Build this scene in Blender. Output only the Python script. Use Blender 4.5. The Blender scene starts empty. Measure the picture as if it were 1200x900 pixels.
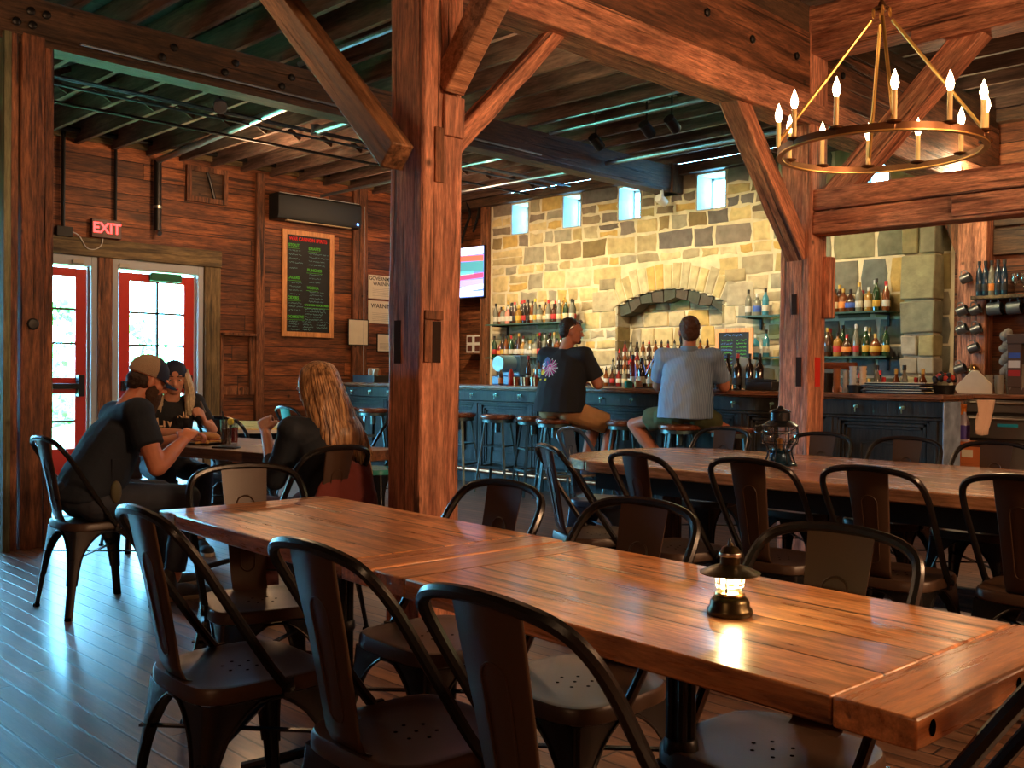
import bpy, bmesh, math, random
from mathutils import Matrix, Vector, Euler
C = bpy.context.scene.collection
SC = bpy.context.scene
PI = math.pi
R = math.radians
random.seed(7)

# ------------------------------------------------------------ camera, world, exposure
# world axes: X runs along the plank wall towards the stone wall, Y along the bar, Z up
cam_d = bpy.data.cameras.new('camera')
cam = bpy.data.objects.new('camera', cam_d)
C.objects.link(cam)
cam_d.sensor_width = 36
cam_d.lens = 1155.2 / 1200 * 36
cam_d.clip_start = .05
_right = Vector((0.704597429, -0.709546061, 0.009319341))
_down = Vector((-0.00095540, -0.01408166, -0.99990039))
_fwd = Vector((0.709606616, 0.704518342, -0.0105998))
m = Matrix((_right, -_down, -_fwd)).transposed().to_4x4()
m.translation = (0, 0, 1.2)
cam.matrix_world = m
SC.camera = cam
SC.view_settings.view_transform = 'Standard'
SC.view_settings.look = 'None'
SC.view_settings.gamma = 1
SC.view_settings.use_curve_mapping = False
SC.view_settings.exposure = 1.5
SC.cycles.use_denoising = True
SC.cycles.max_bounces = 7
SC.cycles.diffuse_bounces = 4
SC.cycles.glossy_bounces = 3
SC.cycles.transmission_bounces = 4
SC.cycles.transparent_max_bounces = 8
SC.cycles.caustics_reflective = False
SC.cycles.caustics_refractive = False
SC.cycles.sample_clamp_indirect = 4
w = bpy.data.worlds.new('sky')
SC.world = w
w.use_nodes = True
bg = w.node_tree.nodes['Background']
bg.inputs[0].default_value = (.22, .66, 1, 1)
bg.inputs[1].default_value = 25

def light(name, kind, loc, energy, color, rot=None, target=None, **k):
    d = bpy.data.lights.new(name, kind)
    d.energy = energy
    d.color = color
    for a, b in k.items():
        setattr(d, a, b)
    o = bpy.data.objects.new(name, d)
    C.objects.link(o)
    o.location = loc
    if target is not None:
        o.rotation_euler = (Vector(target) - Vector(loc)).to_track_quat('-Z', 'Y').to_euler()
    elif rot:
        o.rotation_euler = rot
    return o

WARM = (1, .58, .30)
YEL = (1, .77, .42)
BLUE = (.35, .68, 1)
# track spots that wash the stone wall behind the bar
for (x, y, z, ty, tz, e) in ((7.3, 9.0, 3.45, 9.3, 1.7, 112), (7.3, 7.7, 3.45, 7.9, 1.6, 112), (7.3, 6.3, 3.45, 6.4, 1.6, 108), (7.3, 5.2, 3.45, 5.4, 1.5, 75), (7.6, 4.5, 3.45, 4.5, 1.2, 45)):
    light('wall_washer', 'SPOT', (x, y, z), e, YEL, target=(9.8, ty, tz), spot_size=R(88), spot_blend=.9, shadow_soft_size=.08)
# added warm fill lights with no fixtures, across the room and behind the viewer
for (x, y, z, e) in ((2.9, -1.9, 2.7, 175), (5.2, -2.2, 2.7, 115), (-1.4, .6, 2.3, 13), (5.6, 9.4, 3.3, 26), (8.0, 9.6, 3.2, 16), (5.2, 4.8, 3.3, 16), (1.6, 5.2, 3.1, 14)):
    light('warm_fill', 'POINT', (x, y, z), e, WARM, shadow_soft_size=.25)
# the glazed openings, marked as portals so that the sky outside is sampled well
for (x, y, z, sx, sz, tg) in ((4.05, 11.34, 1.2, 1.0, 2.4, (4.05, 0, 1.2)), (5.33, 11.34, 1.2, 1.0, 2.4, (5.33, 0, 1.2)), (2.2, 11.34, 1.2, 2.1, 2.4, (2.2, 0, 1.2)), (10.24, 6.5, 3.35, 6.6, .5, (0, 6.5, 3.35))):
    l_ = light('sky_portal', 'AREA', (x, y, z), 1, (1, 1, 1), target=tg, shape='RECTANGLE', size=sx, size_y=sz)
    l_.data.cycles.is_portal = True
light('bar_fill', 'POINT', (8.8, 3.3, 3.0), 40, YEL, shadow_soft_size=.15)  # added fill light behind the bar, no fixture there

# ------------------------------------------------------------ helpers
class MB:
    def __init__(s):
        s.v = []; s.f = []; s.mi = []; s.col = []
    def add(s, vs, fs, mi=0, col=None):
        n = len(s.v)
        s.v += [tuple(v) for v in vs]
        for f in fs:
            s.f.append([i + n for i in f]); s.mi.append(mi); s.col.append(col)
        return s
    def box(s, c, d, mi=0, rot=None, col=None, jit=0):
        x, y, z = d[0] / 2, d[1] / 2, d[2] / 2
        vs = []
        for k in range(8):
            p = Vector(((x if k & 1 else -x), (y if k & 2 else -y), (z if k & 4 else -z)))
            if jit: p += Vector([random.uniform(-jit, jit) for _ in range(3)])
            if rot is not None: p = rot @ p
            vs.append(p + Vector(c))
        return s.add(vs, [(0, 2, 3, 1), (4, 5, 7, 6), (0, 1, 5, 4), (2, 6, 7, 3), (0, 4, 6, 2), (1, 3, 7, 5)], mi, col)
    def b2(s, a, b, mi=0, **k):
        return s.box([(a[i] + b[i]) / 2 for i in range(3)], [abs(b[i] - a[i]) for i in range(3)], mi, **k)
    def bar(s, p, q, wd, ht, mi=0, up=(0, 0, 1)):
        p, q = Vector(p), Vector(q)
        d = (q - p); L = d.length; d = d / L
        u = Vector(up)
        if abs(d.dot(u)) > .99: u = Vector((1, 0, 0))
        sx = d.cross(u).normalized(); sz = sx.cross(d).normalized()
        M = Matrix((sx, d, sz)).transposed()
        return s.box((p + q) / 2, (wd, L, ht), mi, rot=M)
    def tube(s, pts, r, seg=8, closed=False, mi=0, caps=True, flat=None):
        P = [Vector(p) for p in pts]; n = len(P)
        rs = r if isinstance(r, (list, tuple)) else [r] * n
        vs = []; prev = None
        for i, p in enumerate(P):
            if closed: t = P[(i + 1) % n] - P[i - 1]
            else: t = P[min(i + 1, n - 1)] - P[max(i - 1, 0)]
            t.normalize()
            if prev is None:
                a = Vector((0, 0, 1)) if abs(t.z) < .9 else Vector((1, 0, 0))
                u = t.cross(a).normalized()
            else:
                u = (prev - t * prev.dot(t))
                u = u.normalized() if u.length > 1e-6 else t.orthogonal().normalized()
            prev = u; w_ = t.cross(u)
            for k in range(seg):
                an = 2 * PI * k / seg
                vs.append(p + (u * math.cos(an) + w_ * math.sin(an)) * rs[i])
        fs = []
        for i in range(n if closed else n - 1):
            j = (i + 1) % n
            for k in range(seg):
                l = (k + 1) % seg
                fs.append((i * seg + k, i * seg + l, j * seg + l, j * seg + k))
        if caps and not closed:
            fs.append(tuple(range(seg))[::-1]); fs.append(tuple((n - 1) * seg + k for k in range(seg)))
        return s.add(vs, fs, mi)
    def lathe(s, prof, seg=16, c=(0, 0, 0), mi=0, M=None, cap=True):
        vs = []
        for (r, z) in prof:
            for k in range(seg):
                a = 2 * PI * k / seg
                p = Vector((r * math.cos(a), r * math.sin(a), z))
                if M is not None: p = M @ p
                vs.append(p + Vector(c))
        fs = []
        for i in range(len(prof) - 1):
            for k in range(seg):
                l = (k + 1) % seg
                fs.append((i * seg + k, i * seg + l, (i + 1) * seg + l, (i + 1) * seg + k))
        if cap:
            fs.append(tuple(range(seg))[::-1]); fs.append(tuple((len(prof) - 1) * seg + k for k in range(seg)))
        return s.add(vs, fs, mi)
    def prism(s, poly, a, b, axis='z', mi=0):
        # poly of 2D points extruded from a to b on the axis
        def P(u, v, t):
            return {'z': (u, v, t), 'y': (u, t, v), 'x': (t, u, v)}[axis]
        n = len(poly)
        vs = [P(u, v, a) for u, v in poly] + [P(u, v, b) for u, v in poly]
        fs = [tuple(range(n))[::-1], tuple(range(n, 2 * n))] + [(k, (k + 1) % n, (k + 1) % n + n, k + n) for k in range(n)]
        return s.add(vs, fs, mi)
    def ell(s, c, r, M=None, seg=14, rings=9, mi=0):
        vs = [];
        for i in range(rings + 1):
            th = PI * i / rings
            for k in range(seg):
                a = 2 * PI * k / seg
                p = Vector((r[0] * math.sin(th) * math.cos(a), r[1] * math.sin(th) * math.sin(a), r[2] * math.cos(th)))
                if M is not None: p = M @ p
                vs.append(p + Vector(c))
        fs = []
        for i in range(rings):
            for k in range(seg):
                l = (k + 1) % seg
                fs.append((i * seg + k, (i + 1) * seg + k, (i + 1) * seg + l, i * seg + l))
        return s.add(vs, fs, mi)
    def cap(s, p, q, r1, r2, seg=12, mi=0, round_=True):
        p, q = Vector(p), Vector(q)
        d = q - p
        L = max(d.length, 1e-5); d = d / L
        pts = []; rs = []
        if round_:
            for a in (80, 55, 28): pts.append(p - d * r1 * math.sin(R(a))); rs.append(r1 * math.cos(R(a)))
        pts.append(p); rs.append(r1); pts.append(q); rs.append(r2)
        if round_:
            for a in (28, 55, 80): pts.append(q + d * r2 * math.sin(R(a))); rs.append(r2 * math.cos(R(a)))
        return s.tube(pts, rs, seg, mi=mi)
    def build(s, name, mats, parent=None, smooth=True, bevel=0, angle=38, bseg=2):
        me = bpy.data.meshes.new(name)
        me.from_pydata(s.v, [], s.f)
        if not isinstance(mats, (list, tuple)): mats = [mats]
        for m_ in mats: me.materials.append(m_)
        me.polygons.foreach_set('material_index', s.mi)
        if any(c is not None for c in s.col):
            ca = me.color_attributes.new('tone', 'FLOAT_COLOR', 'CORNER')
            li = 0
            for pi_, p in enumerate(me.polygons):
                c = s.col[pi_] or (1, 1, 1)
                for _ in range(p.loop_total):
                    ca.data[li].color = (c[0], c[1], c[2], 1); li += 1
        me.validate(); me.update()
        bm = bmesh.new(); bm.from_mesh(me); bmesh.ops.recalc_face_normals(bm, faces=bm.faces); bm.to_mesh(me); bm.free()
        if smooth:
            me.shade_smooth(); me.set_sharp_from_angle(angle=R(angle))
        o = bpy.data.objects.new(name, me)
        C.objects.link(o)
        if parent is not None: o.parent = parent
        if bevel:
            b = o.modifiers.new('bevel', 'BEVEL'); b.width = bevel; b.segments = bseg; b.limit_method = 'ANGLE'
        return o

def tag(o, label=None, cat=None, group=None, kind=None):
    if label: o['label'] = label
    if cat: o['category'] = cat
    if group: o['group'] = group
    if kind: o['kind'] = kind
    return o
def thing(name, label, cat, loc=(0, 0, 0), rz=0, group=None):
    o = bpy.data.objects.new(name, None); o.empty_display_size = .1
    C.objects.link(o); o.location = loc; o.rotation_euler = (0, 0, rz)
    return tag(o, label, cat, group)
def struct(name, mb, mats, parent=None, **k):
    o = mb.build(name, mats, parent, **k)
    if parent is None: o['kind'] = 'structure'
    return o
def dup(o, loc=None, rz=None, label=None, group=None, parent=None):
    c = o.copy(); C.objects.link(c)
    if parent is not None: c.parent = parent
    if loc is not None: c.location = loc
    if rz is not None: c.rotation_euler = (0, 0, rz)
    if label: c['label'] = label
    if group: c['group'] = group
    for ch in list(o.children): dup(ch, parent=c)
    return c
def catmull(P, n=6, closed=False):
    P = [Vector(p) for p in P]; out = []; N = len(P)
    for i in range(N if closed else N - 1):
        if closed: a, b, c, d = P[i - 1], P[i], P[(i + 1) % N], P[(i + 2) % N]
        else: a, b, c, d = P[max(i - 1, 0)], P[i], P[i + 1], P[min(i + 2, N - 1)]
        for k in range(n):
            t = k / n
            out.append(.5 * ((2 * b) + (-a + c) * t + (2 * a - 5 * b + 4 * c - d) * t * t + (-a + 3 * b - 3 * c + d) * t ** 3))
    if not closed: out.append(P[-1])
    return out
def text(name, body, size, loc, M, mat, parent, ext=.0015, align='CENTER', bold=0, sx=1):
    cu = bpy.data.curves.new(name, 'FONT'); cu.body = body; cu.size = size; cu.extrude = ext
    cu.align_x = align; cu.align_y = 'CENTER'; cu.offset = bold
    o = bpy.data.objects.new(name, cu)
    me = bpy.data.meshes.new_from_object(o)
    bpy.data.objects.remove(o)
    me.name = name; me.materials.clear(); me.materials.append(mat)
    M4 = (M.to_4x4() if M is not None else Matrix.Identity(4)) @ Matrix.Diagonal((sx, 1, 1, 1))
    me.transform(M4)
    t = bpy.data.objects.new(name, me); C.objects.link(t); t.location = loc
    if parent is not None: t.parent = parent
    return t
def rotz(a): return Matrix.Rotation(a, 3, 'Z')
def axes(x, y, z): return Matrix((Vector(x), Vector(y), Vector(z))).transposed()
FACE_NY = axes((1, 0, 0), (0, 0, 1), (0, -1, 0))    # writing that faces -Y
FACE_NX = axes((0, -1, 0), (0, 0, 1), (-1, 0, 0))   # writing that faces -X

# ------------------------------------------------------------ materials
MATS = {}
def mat(name, col, rough=.5, metal=0, spec=.5, emit=None, es=0, bump=0, bscale=40, var=0, vscale=8, trans=0, coat=0, ior=1.45, alpha=1):
    if name in MATS: return MATS[name]
    m_ = bpy.data.materials.new(name); m_.use_nodes = True
    nt = m_.node_tree; b = nt.nodes['Principled BSDF']
    b.inputs['Base Color'].default_value = (*col, 1)
    b.inputs['Roughness'].default_value = rough
    b.inputs['Metallic'].default_value = metal
    b.inputs['Specular IOR Level'].default_value = spec
    b.inputs['Transmission Weight'].default_value = trans
    b.inputs['Coat Weight'].default_value = coat
    b.inputs['IOR'].default_value = ior
    b.inputs['Alpha'].default_value = alpha
    if emit:
        b.inputs['Emission Color'].default_value = (*emit, 1); b.inputs['Emission Strength'].default_value = es
    if bump or var:
        tc = nt.nodes.new('ShaderNodeTexCoord')
        n = nt.nodes.new('ShaderNodeTexNoise'); n.inputs['Scale'].default_value = bscale; n.inputs['Detail'].default_value = 4
        nt.links.new(tc.outputs['Object'], n.inputs['Vector'])
        if bump:
            bp = nt.nodes.new('ShaderNodeBump'); bp.inputs['Strength'].default_value = bump; bp.inputs['Distance'].default_value = .01
            nt.links.new(n.outputs['Fac'], bp.inputs['Height']); nt.links.new(bp.outputs[0], b.inputs['Normal'])
        if var:
            n2 = nt.nodes.new('ShaderNodeTexNoise'); n2.inputs['Scale'].default_value = vscale; n2.inputs['Detail'].default_value = 5
            nt.links.new(tc.outputs['Object'], n2.inputs['Vector'])
            mr = nt.nodes.new('ShaderNodeMapRange'); mr.inputs[1].default_value = .25; mr.inputs[2].default_value = .75
            mr.inputs[3].default_value = 1 - var; mr.inputs[4].default_value = 1 + var
            nt.links.new(n2.outputs['Fac'], mr.inputs[0])
            mx = nt.nodes.new('ShaderNodeMix'); mx.data_type = 'RGBA'; mx.blend_type = 'MULTIPLY'; mx.inputs[0].default_value = 1
            mx.inputs[6].default_value = (*col, 1); nt.links.new(mr.outputs[0], mx.inputs[7])
            nt.links.new(mx.outputs[2], b.inputs['Base Color'])
    MATS[name] = m_
    return m_

def wood(name, c1, c2, grain='X', rough=.6, bump=.35, scale=1.0, plank=None, pw=.2, gap=.04, tone=.35, knots=.5, coat=0, stain=.5, seglen=2.6):
    """grain runs on one axis; plank = the axis across which boards follow each other (None = one timber)"""
    m_ = bpy.data.materials.new(name); m_.use_nodes = True
    nt = m_.node_tree; N = nt.nodes; L = nt.links; b = N['Principled BSDF']
    tc = N.new('ShaderNodeTexCoord')
    def math_(op, a, b_=None, c_=None):
        n = N.new('ShaderNodeMath'); n.operation = op
        for i, x in enumerate((a, b_, c_)):
            if x is None: continue
            if isinstance(x, (int, float)): n.inputs[i].default_value = x
            else: L.new(x, n.inputs[i])
        return n.outputs[0]
    vec = tc.outputs['Object']; edge = None; rnd = None
    if plank:
        sp = N.new('ShaderNodeSeparateXYZ'); L.new(vec, sp.inputs[0])
        t = math_('DIVIDE', sp.outputs['XYZ'.index(plank)], pw)
        idx = math_('FLOOR', t); fr = math_('FRACT', t)
        wn0 = N.new('ShaderNodeTexWhiteNoise'); wn0.noise_dimensions = '1D'; L.new(idx, wn0.inputs['W'])
        off = math_('MULTIPLY', wn0.outputs[0], seglen)
        t2 = math_('DIVIDE', math_('ADD', sp.outputs['XYZ'.index(grain)], off), seglen)
        id2 = math_('FLOOR', t2); fr2 = math_('FRACT', t2)
        wn = N.new('ShaderNodeTexWhiteNoise'); wn.noise_dimensions = '2D'
        cb = N.new('ShaderNodeCombineXYZ'); L.new(idx, cb.inputs[0]); L.new(id2, cb.inputs[1]); L.new(cb.outputs[0], wn.inputs['Vector'])
        rnd = wn.outputs[0]
        e1 = math_('MINIMUM', fr, math_('SUBTRACT', 1, fr))
        e2 = math_('MULTIPLY', math_('MINIMUM', fr2, math_('SUBTRACT', 1, fr2)), seglen / pw)
        e = math_('MINIMUM', e1, e2)
        mr = N.new('ShaderNodeMapRange'); mr.interpolation_type = 'SMOOTHSTEP'; L.new(e, mr.inputs[0]); mr.inputs[1].default_value = gap * .35; mr.inputs[2].default_value = gap
        edge = mr.outputs[0]
        sc = N.new('ShaderNodeVectorMath'); sc.operation = 'ADD'
        sv = N.new('ShaderNodeVectorMath'); sv.operation = 'SCALE'; L.new(wn.outputs['Color'], sv.inputs[0]); sv.inputs['Scale'].default_value = 40
        L.new(vec, sc.inputs[0]); L.new(sv.outputs[0], sc.inputs[1]); vec2 = sc.outputs[0]
    else: vec2 = vec
    mp = N.new('ShaderNodeMapping'); s = [14 * scale] * 3; s['XYZ'.index(grain)] = 1.1 * scale
    mp.inputs['Scale'].default_value = s; L.new(vec2, mp.inputs[0])
    n1 = N.new('ShaderNodeTexNoise'); n1.inputs['Scale'].default_value = 1.6; n1.inputs['Detail'].default_value = 8; n1.inputs['Roughness'].default_value = .68; n1.inputs['Distortion'].default_value = .25
    L.new(mp.outputs[0], n1.inputs['Vector'])
    mp2 = N.new('ShaderNodeMapping'); s2 = [3.2 * scale] * 3; s2['XYZ'.index(grain)] = .9 * scale; mp2.inputs['Scale'].default_value = s2; L.new(vec2, mp2.inputs[0])
    n2 = N.new('ShaderNodeTexNoise'); n2.inputs['Scale'].default_value = 1.5; n2.inputs['Detail'].default_value = 6; L.new(mp2.outputs[0], n2.inputs['Vector'])
    cr = N.new('ShaderNodeValToRGB'); L.new(n1.outputs['Fac'], cr.inputs[0])
    cr.color_ramp.elements[0].position = .36; cr.color_ramp.elements[0].color = (*c1, 1)
    cr.color_ramp.elements[1].position = .60; cr.color_ramp.elements[1].color = (*c2, 1)
    mr2 = N.new('ShaderNodeMapRange'); L.new(n2.outputs['Fac'], mr2.inputs[0]); mr2.inputs[1].default_value = .3; mr2.inputs[2].default_value = .62
    mr2.inputs[3].default_value = 1 - stain; mr2.inputs[4].default_value = 1.12
    mx = N.new('ShaderNodeMix'); mx.data_type = 'RGBA'; mx.blend_type = 'MULTIPLY'; mx.inputs[0].default_value = 1
    L.new(cr.outputs[0], mx.inputs[6]); L.new(mr2.outputs[0], mx.inputs[7]); col = mx.outputs[2]
    def mul(col, val):
        k = N.new('ShaderNodeMix'); k.data_type = 'RGBA'; k.blend_type = 'MULTIPLY'; k.inputs[0].default_value = 1
        L.new(col, k.inputs[6]); L.new(val, k.inputs[7]); return k.outputs[2]
    mpf = N.new('ShaderNodeMapping'); sf_ = [60 * scale] * 3; sf_['XYZ'.index(grain)] = 7 * scale; mpf.inputs['Scale'].default_value = sf_; L.new(vec2, mpf.inputs[0])
    nf = N.new('ShaderNodeTexNoise'); nf.inputs['Scale'].default_value = 1.0; nf.inputs['Detail'].default_value = 5; nf.inputs['Roughness'].default_value = .7; L.new(mpf.outputs[0], nf.inputs['Vector'])
    mf = N.new('ShaderNodeMapRange'); L.new(nf.outputs['Fac'], mf.inputs[0]); mf.inputs[1].default_value = .36; mf.inputs[2].default_value = .62; mf.inputs[3].default_value = 1 - .62 * knots; mf.inputs[4].default_value = 1 + .35 * knots
    col = mul(col, mf.outputs[0])
    # knots / nail holes
    vo = N.new('ShaderNodeTexVoronoi'); vo.inputs['Scale'].default_value = 3.2 * scale; L.new(vec2, vo.inputs['Vector'])
    kn = N.new('ShaderNodeMapRange'); L.new(vo.outputs['Distance'], kn.inputs[0]); kn.inputs[1].default_value = .03; kn.inputs[2].default_value = .1; kn.inputs[3].default_value = 1 - knots; kn.inputs[4].default_value = 1
    col = mul(col, kn.outputs[0])
    mpc = N.new('ShaderNodeMapping'); sc_ = [26 * scale] * 3; sc_['XYZ'.index(grain)] = .7 * scale; mpc.inputs['Scale'].default_value = sc_; L.new(vec2, mpc.inputs[0])
    nc = N.new('ShaderNodeTexNoise'); nc.inputs['Scale'].default_value = 1.0; nc.inputs['Detail'].default_value = 3; nc.inputs['Roughness'].default_value = .5; nc.inputs['Distortion'].default_value = .3
    L.new(mpc.outputs[0], nc.inputs['Vector'])
    ck = N.new('ShaderNodeMapRange'); L.new(nc.outputs['Fac'], ck.inputs[0]); ck.inputs[1].default_value = .33; ck.inputs[2].default_value = .40; ck.inputs[3].default_value = 1 - knots; ck.inputs[4].default_value = 1
    col = mul(col, ck.outputs[0])
    if plank:
        mr3 = N.new('ShaderNodeMapRange'); L.new(rnd, mr3.inputs[0]); mr3.inputs[3].default_value = 1 - tone; mr3.inputs[4].default_value = 1 + tone * .5
        col = mul(col, mr3.outputs[0])
        mr4 = N.new('ShaderNodeMapRange'); L.new(edge, mr4.inputs[0]); mr4.inputs[3].default_value = .12; mr4.inputs[4].default_value = 1
        col = mul(col, mr4.outputs[0])
    L.new(col, b.inputs['Base Color'])
    rr = N.new('ShaderNodeMapRange'); L.new(n1.outputs['Fac'], rr.inputs[0]); rr.inputs[3].default_value = max(.05, rough - .12); rr.inputs[4].default_value = rough + .12
    L.new(rr.outputs[0], b.inputs['Roughness'])
    h = math_('ADD', math_('ADD', n1.outputs['Fac'], math_('MULTIPLY', nf.outputs['Fac'], .35)), math_('MULTIPLY', ck.outputs[0], .8))
    if plank: h = math_('MULTIPLY', math_('ADD', math_('MULTIPLY', h, .35), 1), edge)
    bp = N.new('ShaderNodeBump'); bp.inputs['Strength'].default_value = bump; bp.inputs['Distance'].default_value = .012
    L.new(h, bp.inputs['Height']); L.new(bp.outputs[0], b.inputs['Normal'])
    b.inputs['Coat Weight'].default_value = coat; b.inputs['Coat Roughness'].default_value = .15
    return m_

M_floor = wood('floor_boards', (.10, .042, .020), (.22, .11, .06), 'Y', rough=.42, bump=.35, plank='X', pw=.088, gap=.07, tone=.3, knots=.3, stain=.35, coat=.15)
M_floor.node_tree.nodes['Principled BSDF'].inputs['Specular IOR Level'].default_value = .85
M_wallp = wood('barn_planks_along_x', (.13, .035, .011), (.42, .13, .04), 'X', rough=.6, bump=.4, plank='Z', pw=.19, gap=.035, tone=.5, knots=.75, stain=.65)
M_wally = wood('barn_planks_along_y', (.11, .03, .012), (.30, .10, .035), 'Y', rough=.6, bump=.4, plank='Z', pw=.2, gap=.035, tone=.45, knots=.7, stain=.6)
M_beamZ = {g: wood('orange_timber_' + g, (.30, .095, .05), (.70, .30, .17), g, rough=.6, bump=.8, scale=1.3, knots=.75, stain=.45) for g in 'XYZ'}
M_darkb = {g: wood('dark_timber_' + g, (.035, .020, .012), (.13, .065, .032), g, rough=.65, bump=.6, scale=1.2, knots=.7, stain=.5) for g in 'XYZ'}
M_post = wood('brown_timber', (.10, .034, .013), (.34, .125, .05), 'Z', rough=.65, bump=.9, scale=1.3, knots=.8, stain=.5)
M_greenb = wood('green_grey_board', (.10, .10, .05), (.26, .25, .13), 'Z', rough=.7, bump=.5)
M_lint = {g: wood('weathered_timber_' + g, (.10, .065, .028), (.27, .18, .075), g, rough=.7, bump=.6, stain=.6) for g in 'XZ'}
M_joist = wood('joist_wood', (.075, .04, .03), (.20, .115, .085), 'Y', rough=.7, bump=.3)
M_deck = wood('roof_deck', (.014, .011, .010), (.055, .042, .036), 'X', rough=.8, bump=.3, plank='Y', pw=.3, tone=.5)
M_table = wood('table_boards', (.36, .13, .045), (.76, .34, .13), 'Y', rough=.30, bump=.35, plank='X', pw=.16, gap=.022, tone=.2, knots=.75, stain=.35, coat=.25, seglen=9)
M_tabend = wood('table_breadboard', (.34, .125, .042), (.64, .27, .10), 'X', rough=.30, bump=.25, knots=.6, stain=.25, coat=.25)
M_table2 = wood('long_table_boards', (.30, .125, .05), (.60, .29, .13), 'Y', rough=.25, bump=.2, plank='X', pw=.21, gap=.015, tone=.22, knots=.6, stain=.35, coat=.3, seglen=9)
M_tabdark = wood('dark_table_boards', (.06, .025, .012), (.17, .075, .03), 'Y', rough=.35, bump=.3, plank='X', pw=.15, gap=.02, seglen=9)
M_yelltop = wood('pale_tabletop', (.72, .42, .06), (.92, .60, .10), 'Y', rough=.3, bump=.1, knots=.2, stain=.15)
M_seatw = wood('stool_seat_wood', (.10, .026, .010), (.34, .10, .035), 'Y', rough=.25, bump=.2, scale=2, coat=.4)
M_barwood = wood('bar_panel_wood', (.012, .014, .013), (.040, .036, .028), 'Z', rough=.5, bump=.4, scale=1.5, knots=.3)
M_barwood.node_tree.nodes['Principled BSDF'].inputs['Specular IOR Level'].default_value = .25
M_bartop = wood('bar_top_edge', (.14, .045, .02), (.40, .16, .07), 'Y', rough=.3, bump=.9, scale=2.2, coat=.3)
M_frame = wood('board_frame_wood', (.62, .24, .075), (.86, .42, .16), 'Z', rough=.5, bump=.1, scale=2, knots=.2, stain=.1)
M_black = mat('black_powder_coat', (.007, .0065, .0065), rough=.27, spec=.55, bump=.04, bscale=300)
M_seatm = mat('seat_warm_lit_coat', (.050, .027, .016), rough=.36, spec=.5, bump=.05, bscale=300)  # warm lamplight on the black chairs put into the brown of seat and splat
M_hole = mat('drain_hole', (.002, .002, .002), rough=.9, spec=0)
M_teal = mat('teal_chair_paint', (.03, .26, .23), rough=.35)
M_bluegrey = mat('grey_blue_chair_paint', (.035, .06, .11), rough=.35)
M_iron = mat('black_iron', (.012, .012, .012), rough=.4, metal=.3)
M_stoolm = mat('worn_grey_stool_steel', (.09, .14, .14), rough=.35, metal=.7, var=.4, vscale=12)
M_steel = mat('brushed_steel', (.45, .42, .38), rough=.28, metal=1)
M_galv = mat('galvanised_pipe', (.35, .42, .50), rough=.3, metal=.9)
M_brass = mat('aged_brass', (.55, .30, .10), rough=.28, metal=1)
M_copper = mat('copper_rail', (.60, .22, .11), rough=.3, metal=1)
M_red = mat('red_door_paint', (.62, .035, .022), rough=.4, bump=.1)
M_jamb = mat('pale_metal_frame', (.45, .47, .50), rough=.4)
M_glass = bpy.data.materials.new('window_glass'); M_glass.use_nodes = True
def _glass(m_, tint, gloss=.06):
    nt = m_.node_tree; nt.nodes.clear()
    o = nt.nodes.new('ShaderNodeOutputMaterial'); t = nt.nodes.new('ShaderNodeBsdfTransparent'); g = nt.nodes.new('ShaderNodeBsdfGlossy'); x = nt.nodes.new('ShaderNodeMixShader')
    t.inputs[0].default_value = (*tint, 1); g.inputs['Roughness'].default_value = .02; x.inputs[0].default_value = gloss
    nt.links.new(t.outputs[0], x.inputs[1]); nt.links.new(g.outputs[0], x.inputs[2]); nt.links.new(x.outputs[0], o.inputs[0])
_glass(M_glass, (.95, .98, 1))
M_cglass = bpy.data.materials.new('clear_glass'); M_cglass.use_nodes = True; _glass(M_cglass, (.93, .96, .96), .14)
M_shelfg = bpy.data.materials.new('green_shelf_glass'); M_shelfg.use_nodes = True; _glass(M_shelfg, (.35, .62, .52), .25)
def colattr(name, rough, bump, bscale, base=1.0):
    m_ = bpy.data.materials.new(name); m_.use_nodes = True; nt = m_.node_tree; b = nt.nodes['Principled BSDF']
    a = nt.nodes.new('ShaderNodeVertexColor'); a.layer_name = 'tone'
    tc = nt.nodes.new('ShaderNodeTexCoord')
    n = nt.nodes.new('ShaderNodeTexNoise'); n.inputs['Scale'].default_value = bscale; n.inputs['Detail'].default_value = 8; nt.links.new(tc.outputs['Object'], n.inputs['Vector'])
    mr = nt.nodes.new('ShaderNodeMapRange'); mr.inputs[1].default_value = .3; mr.inputs[2].default_value = .7; mr.inputs[3].default_value = .72 * base; mr.inputs[4].default_value = 1.15 * base; nt.links.new(n.outputs['Fac'], mr.inputs[0])
    mx = nt.nodes.new('ShaderNodeMix'); mx.data_type = 'RGBA'; mx.blend_type = 'MULTIPLY'; mx.inputs[0].default_value = 1
    nt.links.new(a.outputs['Color'], mx.inputs[6]); nt.links.new(mr.outputs[0], mx.inputs[7]); nt.links.new(mx.outputs[2], b.inputs['Base Color'])
    bp = nt.nodes.new('ShaderNodeBump'); bp.inputs['Strength'].default_value = bump; bp.inputs['Distance'].default_value = .02
    nt.links.new(n.outputs['Fac'], bp.inputs['Height']); nt.links.new(bp.outputs[0], b.inputs['Normal']); b.inputs['Roughness'].default_value = rough
    return m_
M_stone = colattr('sandstone_blocks', .8, .7, 9)
M_mortar = mat('pale_mortar', (.66, .58, .42), rough=.9, bump=.5, bscale=30, var=.2)
M_film = mat('plastic_film', (.62, .58, .50), rough=.15, trans=.5, bump=.4, bscale=30)
M_white = mat('white_plastic', (.7, .7, .68), rough=.4)
M_paper = mat('cream_paper', (.78, .72, .55), rough=.7, var=.08)
M_ink = mat('black_ink', (.02, .02, .02), rough=.7)
M_slate = mat('chalkboard_slate', (.012, .014, .015), rough=.6, var=.4)
M_chR = mat('red_chalk', (.9, .03, .03), rough=.8, emit=None)
M_chG = mat('green_chalk', (.14, .72, .08), rough=.8)
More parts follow.
